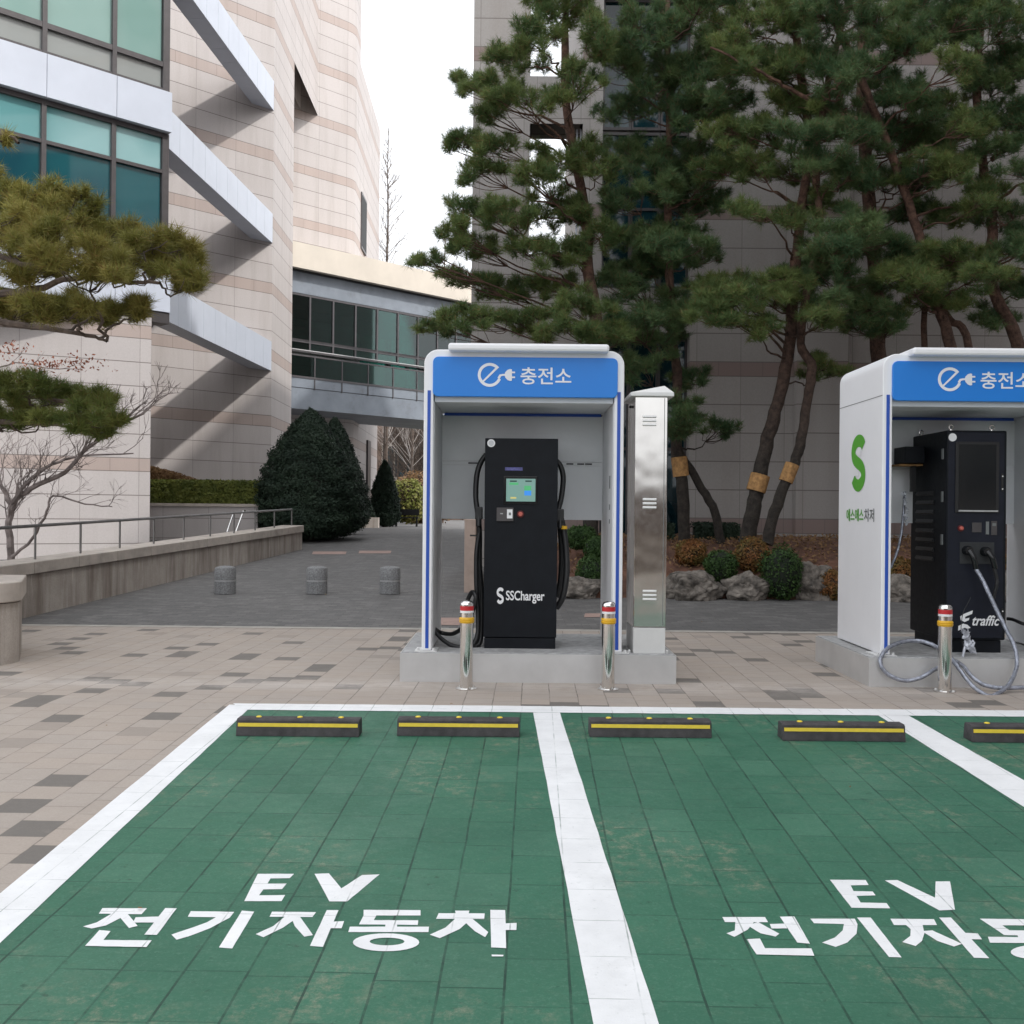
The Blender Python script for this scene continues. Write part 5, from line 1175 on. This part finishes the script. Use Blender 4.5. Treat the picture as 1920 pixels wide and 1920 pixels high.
    # lettering
    a_ = P(1823, 1173, yd-.002); b_ = P(1875, 1154, yd-.002); fit_text('traffic', 'front_text', M['mark_white'], t, (a_.x, yd-.002, a_.z), (1, 0, 0), (0, 0, 1), b_.x-a_.x, b_.z-a_.z, bold=.02, shear=.35)
    z_ = lambda x, y: P(1640+x/3.557, 780+y/3.557, yd-.002)
    mb = MB()
    mb.poly3([z_(x, y) for x, y in [(655, 1296), (650, 1320), (620, 1332), (603, 1340), (605, 1352), (632, 1345), (628, 1362), (600, 1374), (575, 1362), (570, 1338), (590, 1322)]][::-1])
    mb.poly3([z_(x, y) for x, y in [(558, 1400), (590, 1385), (618, 1392), (640, 1412), (622, 1420), (600, 1412), (575, 1424), (556, 1432)]][::-1]); mb.build('emblem', M['mark_white'], t)
    # silver wrapped charging cable
    def hose(name, pp, r, m='cable_silver'):
        mb = MB(); mb.tube(wig([P(x, y, Y) for x, y, Y in pp], 7, .002), r, 9); return mb.build(name, M[m], t, smooth=True)
    hose('cable', [(1830, 1066, 9.52), (1838, 1080, 9.50), (1846, 1095, 9.46), (1862, 1130, 9.40), (1884, 1175, 9.32), (1903, 1215, 9.24), (1906, 1250, 9.16), (1892, 1283, 9.02), (1868, 1302, 8.92), (1848, 1303, 8.92), (1822, 1284, 8.99), (1800, 1256, 9.08), (1784, 1235, 9.18), (1765, 1218, 9.3), (1735, 1204, 9.42), (1700, 1202, 9.45), (1668, 1213, 9.36), (1652, 1232, 9.26), (1653, 1250, 9.22), (1668, 1266, 9.20), (1695, 1276, 9.18), (1725, 1271, 9.18), (1755, 1254, 9.2), (1785, 1240, 9.2), (1805, 1248, 9.2), (1822, 1268, 9.14), (1845, 1284, 9.08), (1880, 1290, 9.05), (1940, 1288, 9.05)], .019)
    hose('cable', [(1864, 1066, 9.50), (1869, 1085, 9.5), (1868, 1100, 9.5), (1860, 1130, 9.52)], .016, 'black_rubber')
    hose('cable', [(1696, 922, 10.25), (1694, 960, 10.25), (1690, 1000, 10.2), (1682, 1035, 10.15), (1670, 1065, 10.1)], .014)
    hose('cable', [(1805, 1210, 9.45), (1802, 1180, 9.46), (1806, 1150, 9.5), (1820, 1120, 9.55)], .003, 'black_rubber')
    hose('cable', [(1888, 1160, 9.8), (1900, 1162, 9.75), (1925, 1172, 9.6), (1980, 1190, 9.5)], .016, 'black_rubber')
    C = [];
    for _ in range(46): u = random.random(); C.append(P(1806+u*16+random.uniform(-6, 8), 1178+u*42+random.uniform(-5, 5), 9.44+random.uniform(-.04, .03)))
    V, Fc = leaf_quads(np.array(C), np.tile([0, -1., .2], (46, 1)), .030, .6); npmesh('torn_wrapping', V, Fc, M['plastic_wrap'], t)
    hose('wrapping_tail', [(1808, 1182, 9.46), (1810, 1205, 9.44), (1806, 1232, 9.35), (1812, 1245, 9.28)], .012, 'plastic_wrap')
    C = []
    for _ in range(26): u = random.random(); C.append(P(1694+u*6+random.uniform(-2, 4), 925+u*60, 10.2))
    V, Fc = leaf_quads(np.array(C), np.tile([0, -1., .2], (26, 1)), .022, .6); npmesh('torn_wrapping', V, Fc, M['plastic_wrap'], t)
M['door_black'] = simple('blue_black_door', (.011, .013, .022), .45, 0, .15, 8, spec=.25)
charger_right()

# steel bollards
def bollard(px, pyb, label, first=None):
    x, z = ray(px, pyb); Y = -CAMZ/z; loc = (x*Y, Y, 0)
    if first: return copy_tree(first, loc, label)
    t = thing('steel_bollard', loc, label, 'bollard', 'polished steel bollards in front of the chargers'); r = .058
    mb = MB(); mb.lathe(loc, [(r, .0), (r, .735), (r*.98, .752), (r*.80, .768), (r*.4, .776), (.002, .778)], 32); mb.build('post', M['chrome'], t, smooth=True)
    mb = MB(); mb.lathe(loc, [(r+.0015, .688), (r+.0015, .728)], 32); mb.build('red_band', M['red'], t, smooth=True)
    mb = MB(); mb.lathe(loc, [(r+.0014, .668), (r+.0014, .6875)], 32); mb.build('white_band', M['mark_white'], t, smooth=True)
    mb = MB()
    mb.lathe(loc, [(r+.001, .578), (r+.007, .585), (r+.009, .598), (r+.004, .604), (r+.009, .610), (r+.007, .622), (r+.001, .630)], 32); mb.build('yellow_ring', M['yellow'], t, smooth=True)
    mb = MB(); mb.lathe(loc, [(r+.035, 0.001), (r+.035, .010), (r+.004, .014)], 28); fl = mb.build('base_flange', M['chrome'], t, smooth=True)
    for a_ in (45, 135, 225, 315):
        mb = MB(); mb.lathe((loc[0]+.078*math.cos(R(a_)), loc[1]+.078*math.sin(R(a_)), .008), [(.010, 0), (.010, .014)], 6); mb.build('bolt', M['cab_plain'], fl)
    return t
b0 = bollard(874, 1292, 'polished steel bollard with red and yellow bands left of the left charger')
bollard(1140, 1293, 'polished steel bollard with red and yellow bands before the right post of the left shelter', b0)
bollard(1771, 1297, 'polished steel bollard with red and yellow bands before the right charger and its cable', b0)

# wheel stops
def stop(pl, pr, pyb, label, first=None):
    a_ = G(pl, pyb); b_ = G(pr, pyb+(pr-pl)*.004); c = (a_+b_)/2; L = 0.86
    c.y += .075; c.z = gz(c.y)
    if first: o = copy_tree(first, tuple(c), label); return o
    t = thing('wheel_stop', tuple(c), label, 'wheel stop', 'black rubber wheel stops with yellow stripe'); h = .12
    prof = [(-.075, .002), (.075, .002), (.060, h-.012), (.048, h), (-.045, h), (-.060, h-.010)]; n = len(prof); x0, x1 = c.x-L/2, c.x+L/2
    mb = MB(); mb.add([(x, c.y+y, c.z+z) for x in (x0, x1) for y, z in prof], [tuple(range(n)), tuple(range(n, 2*n))[::-1]] + [((i+1) % n, i, n+i, n+(i+1) % n) for i in range(n)]); mb.build('body', M['stop_black'], t, bevel=.004)
    def fy(z): return -.075+.015*(z-.002)/(h-.012)
    mb = MB(); z0, z1 = .068, .092; mb.add([(x, c.y+fy(z)-.0025, c.z+z) for x in (x0+.012, x1-.012) for z in (z0, z1)]+[(x, c.y+fy(z)+.004, c.z+z) for x in (x0+.012, x1-.012) for z in (z0, z1)], [(0, 2, 3, 1), (0, 4, 6, 2), (1, 3, 7, 5), (0, 1, 5, 4), (2, 6, 7, 3)]); mb.build('yellow_stripe', M['yellow_tape'], t)
    for k in (-.29, 0, .29):
        mb = MB(); mb.lathe((c.x+k, c.y+.01, c.z+h-.002), [(.020, 0), (.020, .006), (.012, .010)], 12); mb.build('bolt_cap', M['yellow_tape'], t)
    return t
w0 = stop(443, 672, 1382, 'black wheel stop with yellow stripe in the left bay corner, first from the left')
stop(746, 972, 1382, 'wheel stop right of the first one, beside the central white line in the left bay', w0)
stop(1106, 1334, 1384, 'wheel stop just right of the central white line, below the steel cabinet', w0)
stop(1467, 1699, 1391, 'wheel stop touching the right white line, below the right shelter', w0)
stop(1827, 2050, 1394, 'wheel stop cut off by the right edge of the photo', w0)
